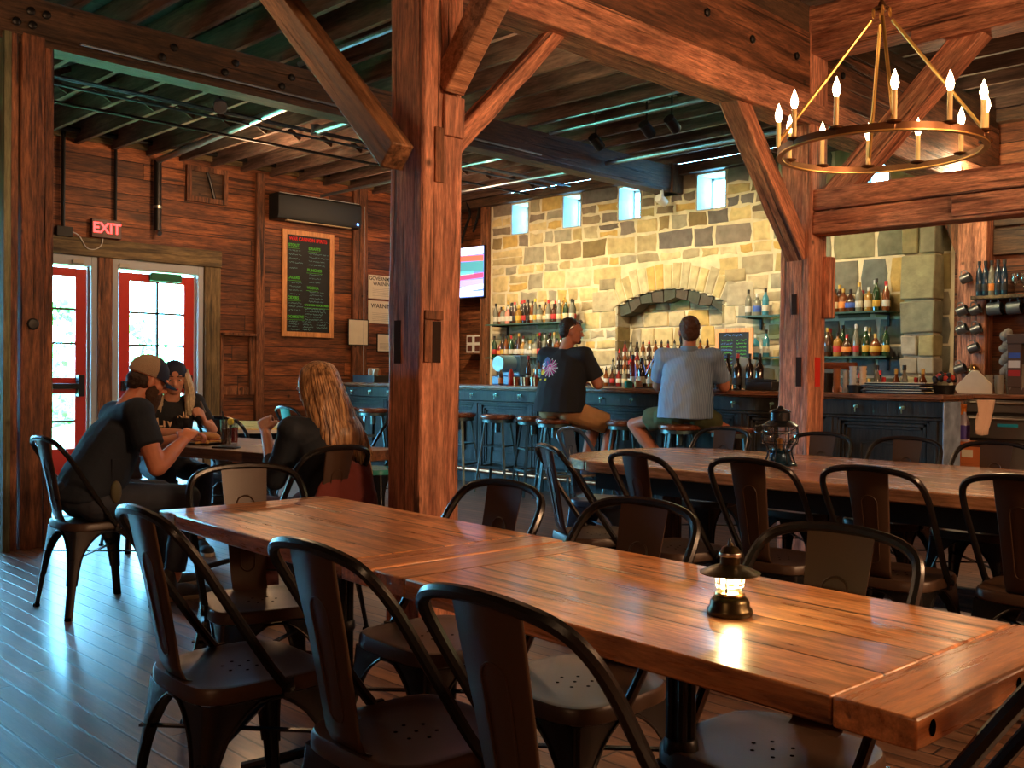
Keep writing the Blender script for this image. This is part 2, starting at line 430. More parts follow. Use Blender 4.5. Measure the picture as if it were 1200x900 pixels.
M_chB = mat('pale_blue_chalk', (.25, .55, .60), rough=.8)
M_chb2 = mat('blue_chalk', (.12, .30, .80), rough=.8)
M_chY = mat('yellow_chalk', (.75, .75, .10), rough=.8)
M_bulb = mat('candle_bulb', (1, .8, .5), emit=(1, .78, .40), es=14)
M_candle = mat('candle_sleeve', (.85, .55, .22), rough=.45)
M_ring = mat('chandelier_iron', (.16, .07, .03), rough=.35, metal=.8)
M_rod = mat('chandelier_brass_rod', (.75, .42, .12), rough=.3, metal=.8)
# ------------------------------------------------------------ room shell
XS, YL, XF, YR, ZT = 9.8, 11.2, -2.8, -3.5, 3.97
struct('floor', MB().b2((XF, YR, -.08), (10.4, YL + .2, 0)), M_floor, smooth=False)
struct('ceiling', MB().b2((XF - .2, YR - .2, ZT), (10.6, YL + .3, ZT + .1)), M_deck, smooth=False)
mb = MB()
mb.b2((XF, YL, 0), (1.10, YL + .16, ZT)); mb.b2((1.10, YL, 2.475), (3.30, YL + .16, ZT)); mb.b2((3.30, YL, 0), (3.50, YL + .16, ZT)); mb.b2((5.89, YL, 0), (10.4, YL + .16, ZT)); mb.b2((3.50, YL, 2.475), (5.89, YL + .16, 3.31))
mb.b2((3.50, YL, 3.62), (5.89, YL + .16, ZT)); mb.b2((3.50, YL, 3.31), (5.72, YL + .16, 3.62)); mb.b2((5.72, YL + .12, 3.31), (5.89, YL + .16, 3.62))
struct('wall_left', mb, M_wallp, smooth=False)
struct('trim_1', MB().b2((3.3, YL - .06, 2.47), (6.12, YL, 2.675)), M_lint['X'], bevel=.01)
struct('trim_2', MB().b2((5.90, YL - .05, 0), (6.11, YL, 2.47)), M_lint['Z'], bevel=.01)
struct('trim_3', MB().b2((4.60, YL - .05, 0), (4.765, YL + .1, 2.47)), M_post, bevel=.008)
struct('trim_4', MB().b2((3.28, YL - .05, 0), (3.49, YL, 2.47)), M_lint['Z'], bevel=.01)
for k, (x0, x1, zt) in enumerate(((6.60, 6.72, 3.72), (8.10, 8.34, 3.9), (9.3, 9.52, 3.9))):
    struct('trim_%d' % (5 + k), MB().b2((x0, YL - .06, 0), (x1, YL, zt)), M_post, bevel=.008)
struct('trim_8', MB().b2((XF, YL - .05, 3.76), (9.8, YL, 3.95)), M_lint['X'], bevel=.01)
# small shuttered vent opening high in the plank wall
mb = MB(); x0, x1, z0, z1 = 5.72, 6.14, 3.31, 3.62
for a, b in (((x0 - .06, z0 - .06), (x0, z1 + .06)), ((x1, z0 - .06), (x1 + .06, z1 + .06)), ((x0, z0 - .06), (x1, z0)), ((x0, z1), (x1, z1 + .06))):
    mb.b2((a[0], YL - .05, a[1]), (b[0], YL, b[1]))
o = struct('window_6', mb, M_post)
struct('backing', MB().b2((x0, YL - .012, z0), (x1, YL, z1)), M_darkb['X'], o)
struct('cable', MB().tube(catmull([(5.93, YL - .03, 3.62), (5.97, YL - .035, 3.5), (6.03, YL - .03, 3.31)]), .02), M_iron, o)
# ledge low on the plank wall, right of the doors
struct('trim_9', MB().b2((6.12, YL - .12, 1.64), (6.60, YL, 1.675)).b2((6.12, YL - .04, .1), (6.16, YL, 1.64)).b2((6.52, YL - .04, .9), (6.60, YL, 1.64)).b2((6.16, YL - .025, .9), (6.52, YL, 1.0)), M_post, bevel=.004)

def glazed_door(name, x0, x1, hinge_right):
    """red door leaf x0..x1 with lights in two columns, upper three rows and lower two rows"""
    y0, y1 = YL + .02, YL + .065
    zt = 2.33
    rows_u = (2.235, 1.87, 1.49, 1.11); rows_l = (.93, .625, .32)
    st = .125
    xm = (x0 + x1) / 2
    d = MB()
    d.b2((x0, y0, .01), (x0 + st, y1, zt)); d.b2((x1 - st, y0, .01), (x1, y1, zt))
    d.b2((x0 + st, y0, rows_u[0]), (x1 - st, y1, zt)); d.b2((x0 + st, y0, rows_l[0]), (x1 - st, y1, rows_u[3])); d.b2((x0 + st, y0, .01), (x1 - st, y1, rows_l[2]))
    leaf = struct(name, d, M_red, bevel=.004)
    mu = MB()
    mu.b2((xm - .014, y0 + .004, rows_l[2]), (xm + .014, y1 - .004, rows_l[0])); mu.b2((xm - .014, y0 + .004, rows_u[3]), (xm + .014, y1 - .004, rows_u[0]))
    for z in (rows_u[1], rows_u[2], rows_l[1]): mu.b2((x0 + st, y0 + .004, z - .012), (x1 - st, y1 - .004, z + .012))
    struct('muntin', mu, mat('door_muntin', (.06, .05, .05), .4), leaf)
    struct('glass', MB().b2((x0 + st, y0 + .02, rows_l[2]), (x1 - st, y0 + .024, rows_l[0])).b2((x0 + st, y0 + .02, rows_u[3]), (x1 - st, y0 + .024, rows_u[0])), M_glass, leaf)
    pb = MB().b2((x0 + .05, y0 - .075, .985), (x1 - .06, y0 - .04, 1.045)); pb.b2((x1 - .12, y0 - .08, .90), (x1 - .05, y0, 1.14)); pb.b2((x0 + .02, y0 - .07, .96), (x0 + .1, y0, 1.07))
    struct('push_bar', pb, M_iron, leaf, bevel=.004)
    return leaf
def door_frame(name, x0, x1):
    y0, y1 = YL - .03, YL + .14
    f = MB().b2((x0, y0, 0), (x0 + .07, y1, 2.47)).b2((x1 - .07, y0, 0), (x1, y1, 2.47)).b2((x0 + .07, y0, 2.36), (x1 - .07, y1, 2.47))
    f.b2((x0 + .07, y0 + .07, 0), (x0 + .09, y1, 2.36)); f.b2((x1 - .09, y0 + .07, 0), (x1 - .07, y1, 2.36)); f.b2((x0 + .07, y0 + .03, 0), (x1 - .07, y1, .012))
    return struct(name, f, M_jamb, bevel=.006)
door_frame('trim_20', 1.10, 2.20); door_frame('trim_21', 2.20, 3.30); glazed_door('door_3', 1.19, 2.11, True); glazed_door('door_4', 2.29, 3.21, True)
door_frame('trim_10', 3.50, 4.60); door_frame('trim_11', 4.77, 5.89)
l1 = glazed_door('door_1', 3.60, 4.50, True)
l2 = glazed_door('door_2', 4.87, 5.79, True)
struct('closer', MB().b2((5.22, YL - .05, 2.25), (5.60, YL + .02, 2.345)), mat('green_closer', (.02, .14, .07), .4), l2, bevel=.006)
struct('hinge_arm', MB().b2((5.15, YL - .06, 2.355), (5.55, YL - .045, 2.37)).b2((4.84, YL - .06, 2.38), (4.95, YL - .03, 2.42)), M_steel, l2)
struct('hinge_arm', MB().b2((4.32, YL - .06, 2.38), (4.44, YL - .03, 2.42)), M_steel, l1)

# other walls of the room, without openings
struct('wall_front', MB().b2((XF - .16, YR, 0), (XF, YL + .16, ZT)), M_wally, smooth=False)
struct('wall_right', MB().b2((XF - .16, YR - .16, 0), (10.4, YR, ZT)), M_wallp, smooth=False)

# ---- the stone wall
WIN = [(9.426, 9.762), (8.481, 8.801), (7.506, 7.861), (6.279, 6.682), (4.353, 4.721)]
WZ0, WZ1 = 3.14, 3.56
AY0, AY1, ASP, ATOP = 6.30, 7.865, 2.06, 2.243
ayc = (AY0 + AY1) / 2; hw = (AY1 - AY0) / 2; rise = ATOP - ASP
AR = (hw * hw + rise * rise) / (2 * rise); azc = ATOP - AR
def arch_z(y, r=None):
    r = r or AR
    t = r * r - (y - ayc) ** 2
    return azc + math.sqrt(t) if t > 0 else -1
SY0, SY1 = 3.70, 10.18
ybr = sorted(set([SY0, SY1] + [v for w_ in WIN for v in w_] + [AY0 + (AY1 - AY0) * k / 14 for k in range(15)]))
mb = MB()
for a, b in zip(ybr[:-1], ybr[1:]):
    mid = (a + b) / 2
    segs = [(0, 3.72)]
    if AY0 < mid < AY1: segs = [(0, .9), (arch_z(mid), 3.72)]
    if any(p < mid < q for p, q in WIN): segs = [(s0, WZ0) if s1 > WZ0 else (s0, s1) for s0, s1 in segs] + [(WZ1, 3.72)]
    for s0, s1 in segs: mb.b2((XS, a, s0), (XS + .42, b, s1))
struct('wall_back', mb, M_mortar, smooth=False)
def stone(mb, poly, x_face, x_back, col):
    """one block: outline in (y,z), face pulled forward with a rounded-over rim"""
    n = len(poly); cy = sum(p[0] for p in poly) / n; cz = sum(p[1] for p in poly) / n
    def inset(d):
        out = []
        for (y, z) in poly:
            L = math.hypot(y - cy, z - cz); k = max(0, (L - d) / L); out.append((cy + (y - cy) * k, cz + (z - cz) * k))
        return out
    d = random.uniform(0, .012)
    rings = [(x_back, poly), (x_face + .006, poly), (x_face - d * .3, inset(.010)), (x_face - .003 - d * .6, inset(.03))]
    vs = [(x + random.uniform(-.003, .003), y, z) for x, pl in rings for (y, z) in pl]
    vs.append((x_face - .004 - d * .6, cy, cz))
    fs = []
    for r in range(3):
        for k in range(n): fs.append((r * n + k, r * n + (k + 1) % n, (r + 1) * n + (k + 1) % n, (r + 1) * n + k))
    for k in range(n): fs.append((3 * n + k, 3 * n + (k + 1) % n, 4 * n))
    mb.add(vs, fs, 0, col)
def tone(base=(.46, .38, .24), v=.22):
    f = 1 + random.uniform(-v * 1.6, v); w_ = random.uniform(-.05, .05)
    c = [base[0] * f + w_ * .5, base[1] * f, base[2] * f - w_]
    if random.random() < .10: c = [.60, .40, .13]
    if random.random() < .12: c = [.36, .32, .24]
    return [max(.02, min(.9, q)) for q in c]
mb = MB()
RING = AR + .34
z = .95; rows = []
while z < 3.5:
    h = random.choice((.13, .16, .19, .22, .24))
    if z < WZ0 < z + h + .06: h = WZ0 - z
    rows.append((z, min(z + h, 3.68))); z += h
for (z0, z1) in rows:
    zm = (z0 + z1) / 2
    iv = [(5.25, SY1 - .02)]
    def cut(iv, a, b):
        out = []
        for p, q in iv:
            if b <= p or a >= q: out.append((p, q)); continue
            if a > p: out.append((p, a))
            if b < q: out.append((b, q))
        return out
    if zm > WZ0:
        for a, b in WIN: iv = cut(iv, a, b)
    if zm < ASP + .02: iv = cut(iv, AY0, AY1)
    elif zm < azc + RING:
        t = math.sqrt(max(0, RING ** 2 - (zm - azc) ** 2))
        lim = hw + .30
        iv = cut(iv, ayc - min(t, lim), ayc + min(t, lim))
    for p, q in iv:
        if q - p < .04: continue
        y = p
        while y < q - .02:
            w_ = random.uniform(.20, .46) * (1.15 if z1 - z0 > .2 else .8)
            if q - (y + w_) < .16: w_ = q - y
            g = .014
            a, b, c_, d_ = y + g, y + w_ - g, z0 + g, z1 - g
            if random.random() < .14 and w_ > .3 and z1 - z0 > .18:
                zz = (c_ + d_) / 2
                parts = [(a, b, c_, zz - .008), (a, b, zz + .008, d_)]
            else: parts = [(a, b, c_, d_)]
            j = lambda: random.uniform(-.015, .015)
            for (a_, b_, e_, f_) in parts:
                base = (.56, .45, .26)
                if zm > 2.75 and random.random() < (.75 if y < 8.2 else .35): base = (.25, .195, .14)  # upper courses darker: the weaker light up there is put into the stone colour
                mid = (a_ + b_) / 2
                poly = [(a_ + j(), e_ + j()), (mid, e_ + j()), (b_ + j(), e_ + j()), (b_ + j(), (e_ + f_) / 2), (b_ + j(), f_ + j()), (mid, f_ + j()), (a_ + j(), f_ + j()), (a_ + j(), (e_ + f_) / 2)]
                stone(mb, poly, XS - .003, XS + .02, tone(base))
            y += w_
# voussoirs
n = 15; amax = math.asin((hw + .02) / AR)
for k in range(n):
    a0 = -amax - .02 + (2 * amax + .04) * k / n; a1 = -amax - .02 + (2 * amax + .04) * (k + 1) / n
    g = .006 / AR * 1.2
    a0 += g; a1 -= g
    r0, r1 = AR + .004, AR + random.uniform(.25, .33)
    P = lambda a, r: (ayc + r * math.sin(a), azc + r * math.cos(a))
    stone(mb, [P(a0, r0), P((a0 + a1) / 2, r0), P(a1, r0), P(a1, (r0 + r1) / 2), P(a1, r1), P((a0 + a1) / 2, r1), P(a0, r1), P(a0, (r0 + r1) / 2)], XS - .010, XS + .02, tone((.54, .46, .28), .12))
for s in (-1, 1):   # springer blocks beside the arch
    for (u, v, z0, z1) in ((.02, .30, 2.0, 2.26), (.02, .19, 2.28, 2.42)):
        a, b = ayc + s * (hw + u), ayc + s * (hw + v + .1)
        if z0 > 2.2: a, b = ayc + s * (hw + .02), ayc + s * (hw + .29)
        if z0 < 2.2: a = ayc + s * (hw + .045)
        stone(mb, [(min(a, b), z0), (max(a, b), z0), (max(a, b), z1), (min(a, b), z1)], XS - .014, XS + .02, tone())
# darker, larger field stones at the right-hand end
for (z0, z1) in ((.95, 1.2), (1.2, 1.52), (1.52, 1.8), (1.8, 2.05), (2.05, 2.42), (2.42, 2.72), (2.72, 3.14), (3.14, 3.4), (3.4, 3.66)):
    y = 3.72
    while y < 5.24:
        w_ = random.uniform(.26, .5)
        if 5.25 - (y + w_) < .2: w_ = 5.25 - y
        a, b = y + .012, y + w_ - .012
        if z0 > 3.1:
            if b > 4.353 and a < 4.721:
                if a < 4.353 - .1: b = 4.345
                elif b > 4.721 + .1: a = 4.729
                else: y += w_; continue
        j = lambda: random.uniform(-.03, .03)
        poly = [(a + abs(j()), z0 + .012), ((a + b) / 2, z0 + .014), (b - abs(j()), z0 + .012), (b, (z0 + z1) / 2 + j()), (b - abs(j()), z1 - .012), ((a + b) / 2, z1 - .012), (a + abs(j()), z1 - .012), (a, (z0 + z1) / 2 + j())]
        c = random.choice([(.20, .19, .12), (.25, .23, .14), (.17, .165, .13), (.36, .29, .16)])
        stone(mb, poly, XS - .008, XS + .02, tone(c, .12))
        y += w_
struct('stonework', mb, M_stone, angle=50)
bpy.data.objects['stonework'].parent = bpy.data.objects['wall_back']; del bpy.data.objects['stonework']['kind']
# stone pier at the right-hand end
mb = MB(); z = 0
for (z0, z1) in ((0, .5), (.5, .95), (.95, 1.22), (1.22, 1.4), (1.4, 1.62), (1.62, 1.95), (1.95, 2.4), (2.4, 2.75), (2.75, 3.2), (3.2, 3.68)):
    c = tone((.27, .26, .16), .12)
    for (a, b) in ((3.80, 4.14),) if z0 > 1.3 and random.random() < .8 else ((3.80, 3.96), (3.97, 4.14)):
        mb.box(((9.59 + 9.8) / 2, (a + b) / 2, (z0 + z1) / 2), (.22 + random.uniform(0, .03), b - a - .008, z1 - z0 - .02), col=tone((.30, .28, .17), .15), jit=.008)
mb.b2((9.62, 3.82, 0), (9.8, 4.12, 3.68), col=(.55, .48, .32))
o = struct('trim_12', mb, M_stone, bevel=.015)
# recessed back of the arch
mb = MB(); yb0, yb1 = AY0 - .02, AY1 + .02
struct('trim_13', MB().b2((XS + .25, yb0, .9), (XS + .42, yb1, 2.4)), M_mortar)
z = .95
while z < 2.2:
    h = random.uniform(.17, .26); y = yb0 + .05
    while y < yb1 - .06:
        w_ = random.uniform(.2, .4)
        if yb1 - .05 - (y + w_) < .12: w_ = yb1 - .05 - y
        j = lambda: random.uniform(-.03, .03)
        y1_ = y + w_ - .014; zc = z + h - .014
        stone(mb, [(y + j() * .3, z + j() * .3), (y1_, z), (y1_ + j() * .3, z + h / 2), (y1_ + j(), zc), (y + w_ / 2, zc + j() * .5), (y + abs(j()), zc)], XS + .235, XS + .26, tone((.54, .43, .25), .12))
        y += w_
    z += h
o = struct('stonework', mb, M_stone, bpy.data.objects['trim_13'], angle=50)
# intrados and jamb stones of the arch (dark, rough)
mb = MB()
for k in range(9):
    a0 = -amax + 2 * amax * k / 9 + .004; a1 = -amax + 2 * amax * (k + 1) / 9 - .004
    P = lambda a, r: (ayc + r * math.sin(a), azc + r * math.cos(a))
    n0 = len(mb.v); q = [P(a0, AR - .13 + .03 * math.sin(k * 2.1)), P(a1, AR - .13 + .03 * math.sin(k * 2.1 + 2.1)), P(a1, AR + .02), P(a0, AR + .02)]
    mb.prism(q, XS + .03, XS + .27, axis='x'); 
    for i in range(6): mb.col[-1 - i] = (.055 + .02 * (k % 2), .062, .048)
for s in (AY0, AY1):
    z = .95
    while z < 2.04:
        h = random.uniform(.12, .22); z1 = min(z + h, 2.06); sg = 1 if s == AY0 else -1
        mb.b2((XS - .004, s - .02 * sg, z + .008), (XS + .25, s + .015 * sg, z1 - .004), col=tone((.26, .21, .13), .25)); z = z1
struct('trim_14', mb, M_stone)
# deep set windows along the top of the stone wall
M_reveal = mat('whitewashed_reveal', (.40, .42, .42), rough=.8, bump=.8, bscale=14, var=.2)
for k, (a, b) in enumerate(WIN):
    fr = MB()
    fr.b2((XS + .30, a, WZ0), (XS + .36, a + .035, WZ1)); fr.b2((XS + .30, b - .035, WZ0), (XS + .36, b, WZ1)); fr.b2((XS + .30, a, WZ0), (XS + .36, b, WZ0 + .04)); fr.b2((XS + .30, a, WZ1 - .03), (XS + .36, b, WZ1))
    fr.b2((XS + .31, a + .11, WZ0), (XS + .35, a + .13, WZ1))
    o = struct('window_%d' % (k + 1), fr, M_white)
    rv = MB()
    rv.b2((XS - .01, b - .012, WZ0), (XS + .40, b, WZ1)); rv.b2((XS - .01, a, WZ0 - .004), (XS + .40, b, WZ0 + .008)); rv.b2((XS - .01, a, WZ0), (XS + .40, a + .012, WZ1))
    struct('reveal', rv, M_reveal, o)
    struct('glass', MB().b2((XS + .325, a, WZ0), (XS + .33, b, WZ1)), M_glass, o)
# plank portions of the back wall and the timber at the stone wall's ends
struct('wall_back_left', MB().b2((XS + .25, SY1, 0), (XS + .4, YL + .2, ZT)), M_wally, smooth=False)
struct('wall_back_right', MB().b2((XS, YR, 0), (XS + .4, SY0, ZT)), M_wally, smooth=False)
struct('trim_15', MB().b2((XS - .06, SY1, 0), (XS + .2, SY1 + .16, 3.6)), M_post, bevel=.01)
struct('trim_16', MB().b2((XS - .12, YR, 3.58), (XS + .1, YL, 3.70)), M_darkb['Y'], bevel=.01)
struct('trim_17', MB().b2((9.60, 3.34, 0), (XS, 3.60, 3.58)), M_beamZ['Z'], bevel=.01)
mb = MB()
for z0 in (2.35, 2.62, 2.89): mb.b2((9.74, YR, z0), (9.80, 3.33, z0 + .25))
struct('trim_18', mb, M_darkb['Y'], bevel=.008)
struct('trim_19', MB().bar((9.70, 3.86, 3.2), (9.66, 3.50, 2.25), .11, .14), M_post, bevel=.008)

# ---- joists and cross bridging
for k in range(31):
    x = -2.6 + .41 * k
    o = MB().b2((x - .022, YR, 3.71), (x + .022, YL, 3.95)).build('ceiling_joist', M_joist, smooth=False)
    tag(o, 'rough-sawn ceiling joist running parallel to the stone wall under the dark roof deck', 'joist', 'ceiling joists')
    if k < 30:
        for yy in (5.0, 9.2):
            b_ = MB().bar((x + .022, yy - .02, 3.73), (x + .388, yy - .02, 3.93), .02, .05).bar((x + .022, yy + .03, 3.93), (x + .388, yy + .03, 3.73), .02, .05).build('cross_bridging', M_joist, o, smooth=False)

M_mort = mat('dark_mortise', (.022, .009, .005), rough=.9)
# ------------------------------------------------------------ timber frame
def rough(o, amp=.006, cuts=10, axis=2):
    """hewn, slightly wandering faces"""
    bm = bmesh.new(); bm.from_mesh(o.data)
    es = [e for e in bm.edges if abs((e.verts[0].co - e.verts[1].co)[axis]) > .3]
    bmesh.ops.subdivide_edges(bm, edges=es, cuts=cuts, use_grid_fill=True)
    rnd = random.Random(hash(round(amp * 1e5) + len(bm.verts)) & 0xffff)
    for v in bm.verts: v.co += Vector([rnd.uniform(-amp, amp) for _ in range(3)])
    bm.to_mesh(o.data); bm.free()
def holes(p, lst):
    for (a, b) in lst:
        h = MB().b2(a, b).build('mortise', M_hole, p, smooth=False)
def post(name, label, x0, x1, y0, y1, h, mt):
    t = thing(name, label, 'post', ((x0 + x1) / 2, (y0 + y1) / 2, 0))
    w_, d_ = (x1 - x0) / 2, (y1 - y0) / 2
    o = MB().b2((-w_, -d_, 0), (w_, d_, h)).build('shaft', mt, t, bevel=.012); rough(o, .005, 14)
    return t, w_, d_
t, w_, d_ = post('timber_post', 'thick hewn timber post standing behind the front wooden table, at the centre of the room', 2.735, 2.965, 3.27, 3.50, 3.7, M_beamZ['Z'])
mt_ = M_beamZ['Z']
MB().b2((-w_ + .012, -d_ - .012, 1.245), (-w_ + .052, -d_, 1.43)).b2((-w_ + .012, -d_ - .016, 1.43), (-w_ + .115, -d_, 1.47)).build('patch_block', M_post, t, bevel=.004)
MB().b2((-w_ + .065, -d_ - .005, 1.245), (-w_ + .11, -d_ + .004, 1.425)).build('mortise', M_mort, t)
MB().b2((-w_ - .004, .02, 1.24), (-w_ + .004, .065, 1.43)).build('mortise', M_mort, t)
MB().b2((-w_ + .065, -d_ - .012, 2.03), (-w_ + .115, -d_, 2.27)).build('wedge', M_post, t, bevel=.003)
MB().b2((-.005, -d_ - .018, 2.24), (w_ - .001, -d_, 2.42)).build('shoulder_block', mt_, t, bevel=.006)
t, w_, d_ = post('timber_post', 'orange hewn timber post standing at the bar, between the bar stools and the long table', 6.14, 6.365, 3.27, 3.50, 3.7, M_beamZ['Z'])
MB().b2((-w_ - .004, -.02, 1.62), (-w_ + .004, .02, 1.76)).build('mortise', M_mort, t)
MB().b2((-w_ - .004, -.06, 1.13), (-w_ + .004, -.02, 1.33)).build('mortise', M_mort, t)
MB().b2((-w_ + .08, -d_ - .004, 1.13), (-w_ + .15, -d_ + .004, 1.33)).build('mortise', M_red, t)
MB().b2((.05, -d_ - .06, 1.60), (w_ + .02, -d_, 2.02)).build('shoulder_block', mt_, t, bevel=.006)
t = thing('built_up_post', 'built-up dark brown timber post at the far left, with a grey-green board on its side', 'post', (2.41, 7.02, 0))
o = MB().b2((-.074, -.12, 0), (.077, .11, 3.42)).build('shaft', M_post, t, bevel=.008); rough(o, .004)
MB().b2((.084, -.10, 0), (.14, .10, 3.40)).build('side_plank', M_post, t, bevel=.004)
MB().b2((-.14, -.13, 0), (-.096, .10, 3.40)).build('side_plank', M_post, t, bevel=.004)
MB().b2((-.19, -.15, 0), (-.145, .09, 3.40)).build('side_board', M_greenb, t, bevel=.004)
MB().lathe([(.035, 0), (.04, .01), (.03, .02), (.0, .022)], 14, c=(.0, -.12, 1.50), M=Matrix.Rotation(PI / 2, 3, 'X')).build('iron_boss', M_iron, t)

def timber(name, label, cat, p, q, wd, ht, mt, group=None, amp=.004, up=(0, 0, 1)):
    p, q = Vector(p), Vector(q); d_ = q - p; L_ = d_.length
    o = MB().box((0, 0, 0), (wd, L_, ht)).build(name, mt, bevel=.008); rough(o, .003, 8, 1); tag(o, label, cat, group)
    d_ /= L_; sx_ = d_.cross(Vector(up)).normalized(); sz_ = sx_.cross(d_)
    o.matrix_world = Matrix.Translation((p + q) / 2) @ Matrix((sx_, d_, sz_)).transposed().to_4x4()
    return o
# long dark beam over the built-up post; ends at the stone wall
t = thing('tie_beam', 'long dark double beam running over the far-left post to the stone wall', 'beam', (0, 6.9, 3.38))
MB().b2((XF, 0, .02), (9.75, .22, .29)).build('beam', M_darkb['X'], t, bevel=.008)
MB().b2((XF, .015, -.02), (9.75, .205, .02)).build('lower_edge_board', M_darkb['X'], t)
bt = MB()
for k in range(12):
    bt.lathe([(.028, 0), (.028, .012), (.016, .02), (0, .02)], 10, c=(2.3 + .09 * (k % 2) + .5 * (k // 2) * (1 if k > 3 else .2), -.002, .10 + .09 * (k % 2)), M=Matrix.Rotation(PI / 2, 3, 'X'))
bt.build('bolt', M_iron, t)
MB().b2((9.58, -.03, -.02), (9.79, .25, .32)).build('bearing_block', M_darkb['Z'], t, bevel=.006)
# girt between the two hewn posts
t = thing('girt', 'orange hewn girt over the posts with a darker plank beam stacked on it', 'beam', (0, 3.27, 2.90))
o = MB().b2((1.0, .0, 0), (9.75, .22, .20)).build('lower_beam', M_beamZ['X'], t, bevel=.01); rough(o, .006, 40, 0)
MB().b2((1.0, .02, .205), (9.75, .25, .62)).build('upper_beam', M_darkb['X'] if 0 else wood('warm_dark_timber', (.08, .028, .012), (.27, .10, .045), 'X', rough=.6, bump=.6, knots=.8), t, bevel=.006)
MB().b2((1.0, .03, .62), (9.75, .22, .80)).build('top_plate', M_darkb['X'], t)
bt = MB()
for x in (3.2, 3.75, 4.35, 4.9, 5.4, 5.95, 6.6): bt.lathe([(.025, 0), (.025, .012), (.012, .02), (0, .02)], 10, c=(x, .018, .42 + .03 * math.sin(x * 9)), M=Matrix.Rotation(PI / 2, 3, 'X'))
bt.build('bolt', M_iron, t)
# tie and rail running towards the viewer from the right-hand post
t = thing('tie_beam', 'red-orange upper tie beam crossing high behind the chandelier', 'beam', (6.14, 0, 3.27))
MB().b2((0, YR, .10), (.22, 3.9, .42)).build('beam', M_beamZ['Y'], t, bevel=.01)
MB().b2((-.02, YR, 0), (.20, 2.6, .10)).build('lower_beam', M_beamZ['Y'], t, bevel=.006)
t = thing('cross_rail', 'heavy red-orange rail fixed to the right-hand post below the chandelier', 'beam', (6.14, 0, 2.16))
MB().b2((.02, YR, 0), (.20, 3.27, .15)).build('lower_beam', M_beamZ['Y'], t, bevel=.008)
MB().b2((.02, YR, .158), (.20, 3.27, .30)).build('upper_beam', M_beamZ['Y'], t, bevel=.008)
MB().b2((-.01, YR, .02), (.02, 2.34, .14)).build('facing_board', M_beamZ['Y'], t, bevel=.004)
# braces
timber('knee_brace', 'broad knee brace rising from the centre post towards the far-left bay', 'brace', (2.67, 3.36, 2.13), (2.67, 4.96, 3.69), .12, .13, wood('brace_wood_dark_side', (.12, .05, .02), (.42, .20, .09), 'Y', bump=.5), up=(0, 0, 1))
timber('knee_brace', 'slim knee brace between the centre post and the orange girt', 'brace', (2.95, 3.385, 2.18), (3.70, 3.385, 2.93), .08, .09, M_beamZ['Y'])
timber('knee_brace', 'sawn knee brace rising from the centre post towards the viewer, with saw-marked face', 'brace', (2.885, 3.28, 2.46), (2.885, 2.33, 3.55), .11, .12, wood('saw_marked_brace', (.24, .085, .035), (.62, .30, .16), 'X', bump=.8, scale=1.6, knots=.3))
timber('knee_brace', 'orange knee brace from the right-hand post up to the girt', 'brace', (6.20, 3.385, 2.02), (5.30, 3.385, 2.98), .14, .13, M_beamZ['Y'])
timber('knee_brace', 'orange knee brace rising from the right-hand post behind the chandelier', 'brace', (6.25, 3.20, 2.36), (6.25, 2.20, 3.36), .15, .16, M_beamZ['Y'])
timber('tie_beam', 'dark cross beam meeting the top of the centre post', 'beam', (2.85, YR, 3.60), (2.85, 5.1, 3.60), .20, .20, M_darkb['Y'])
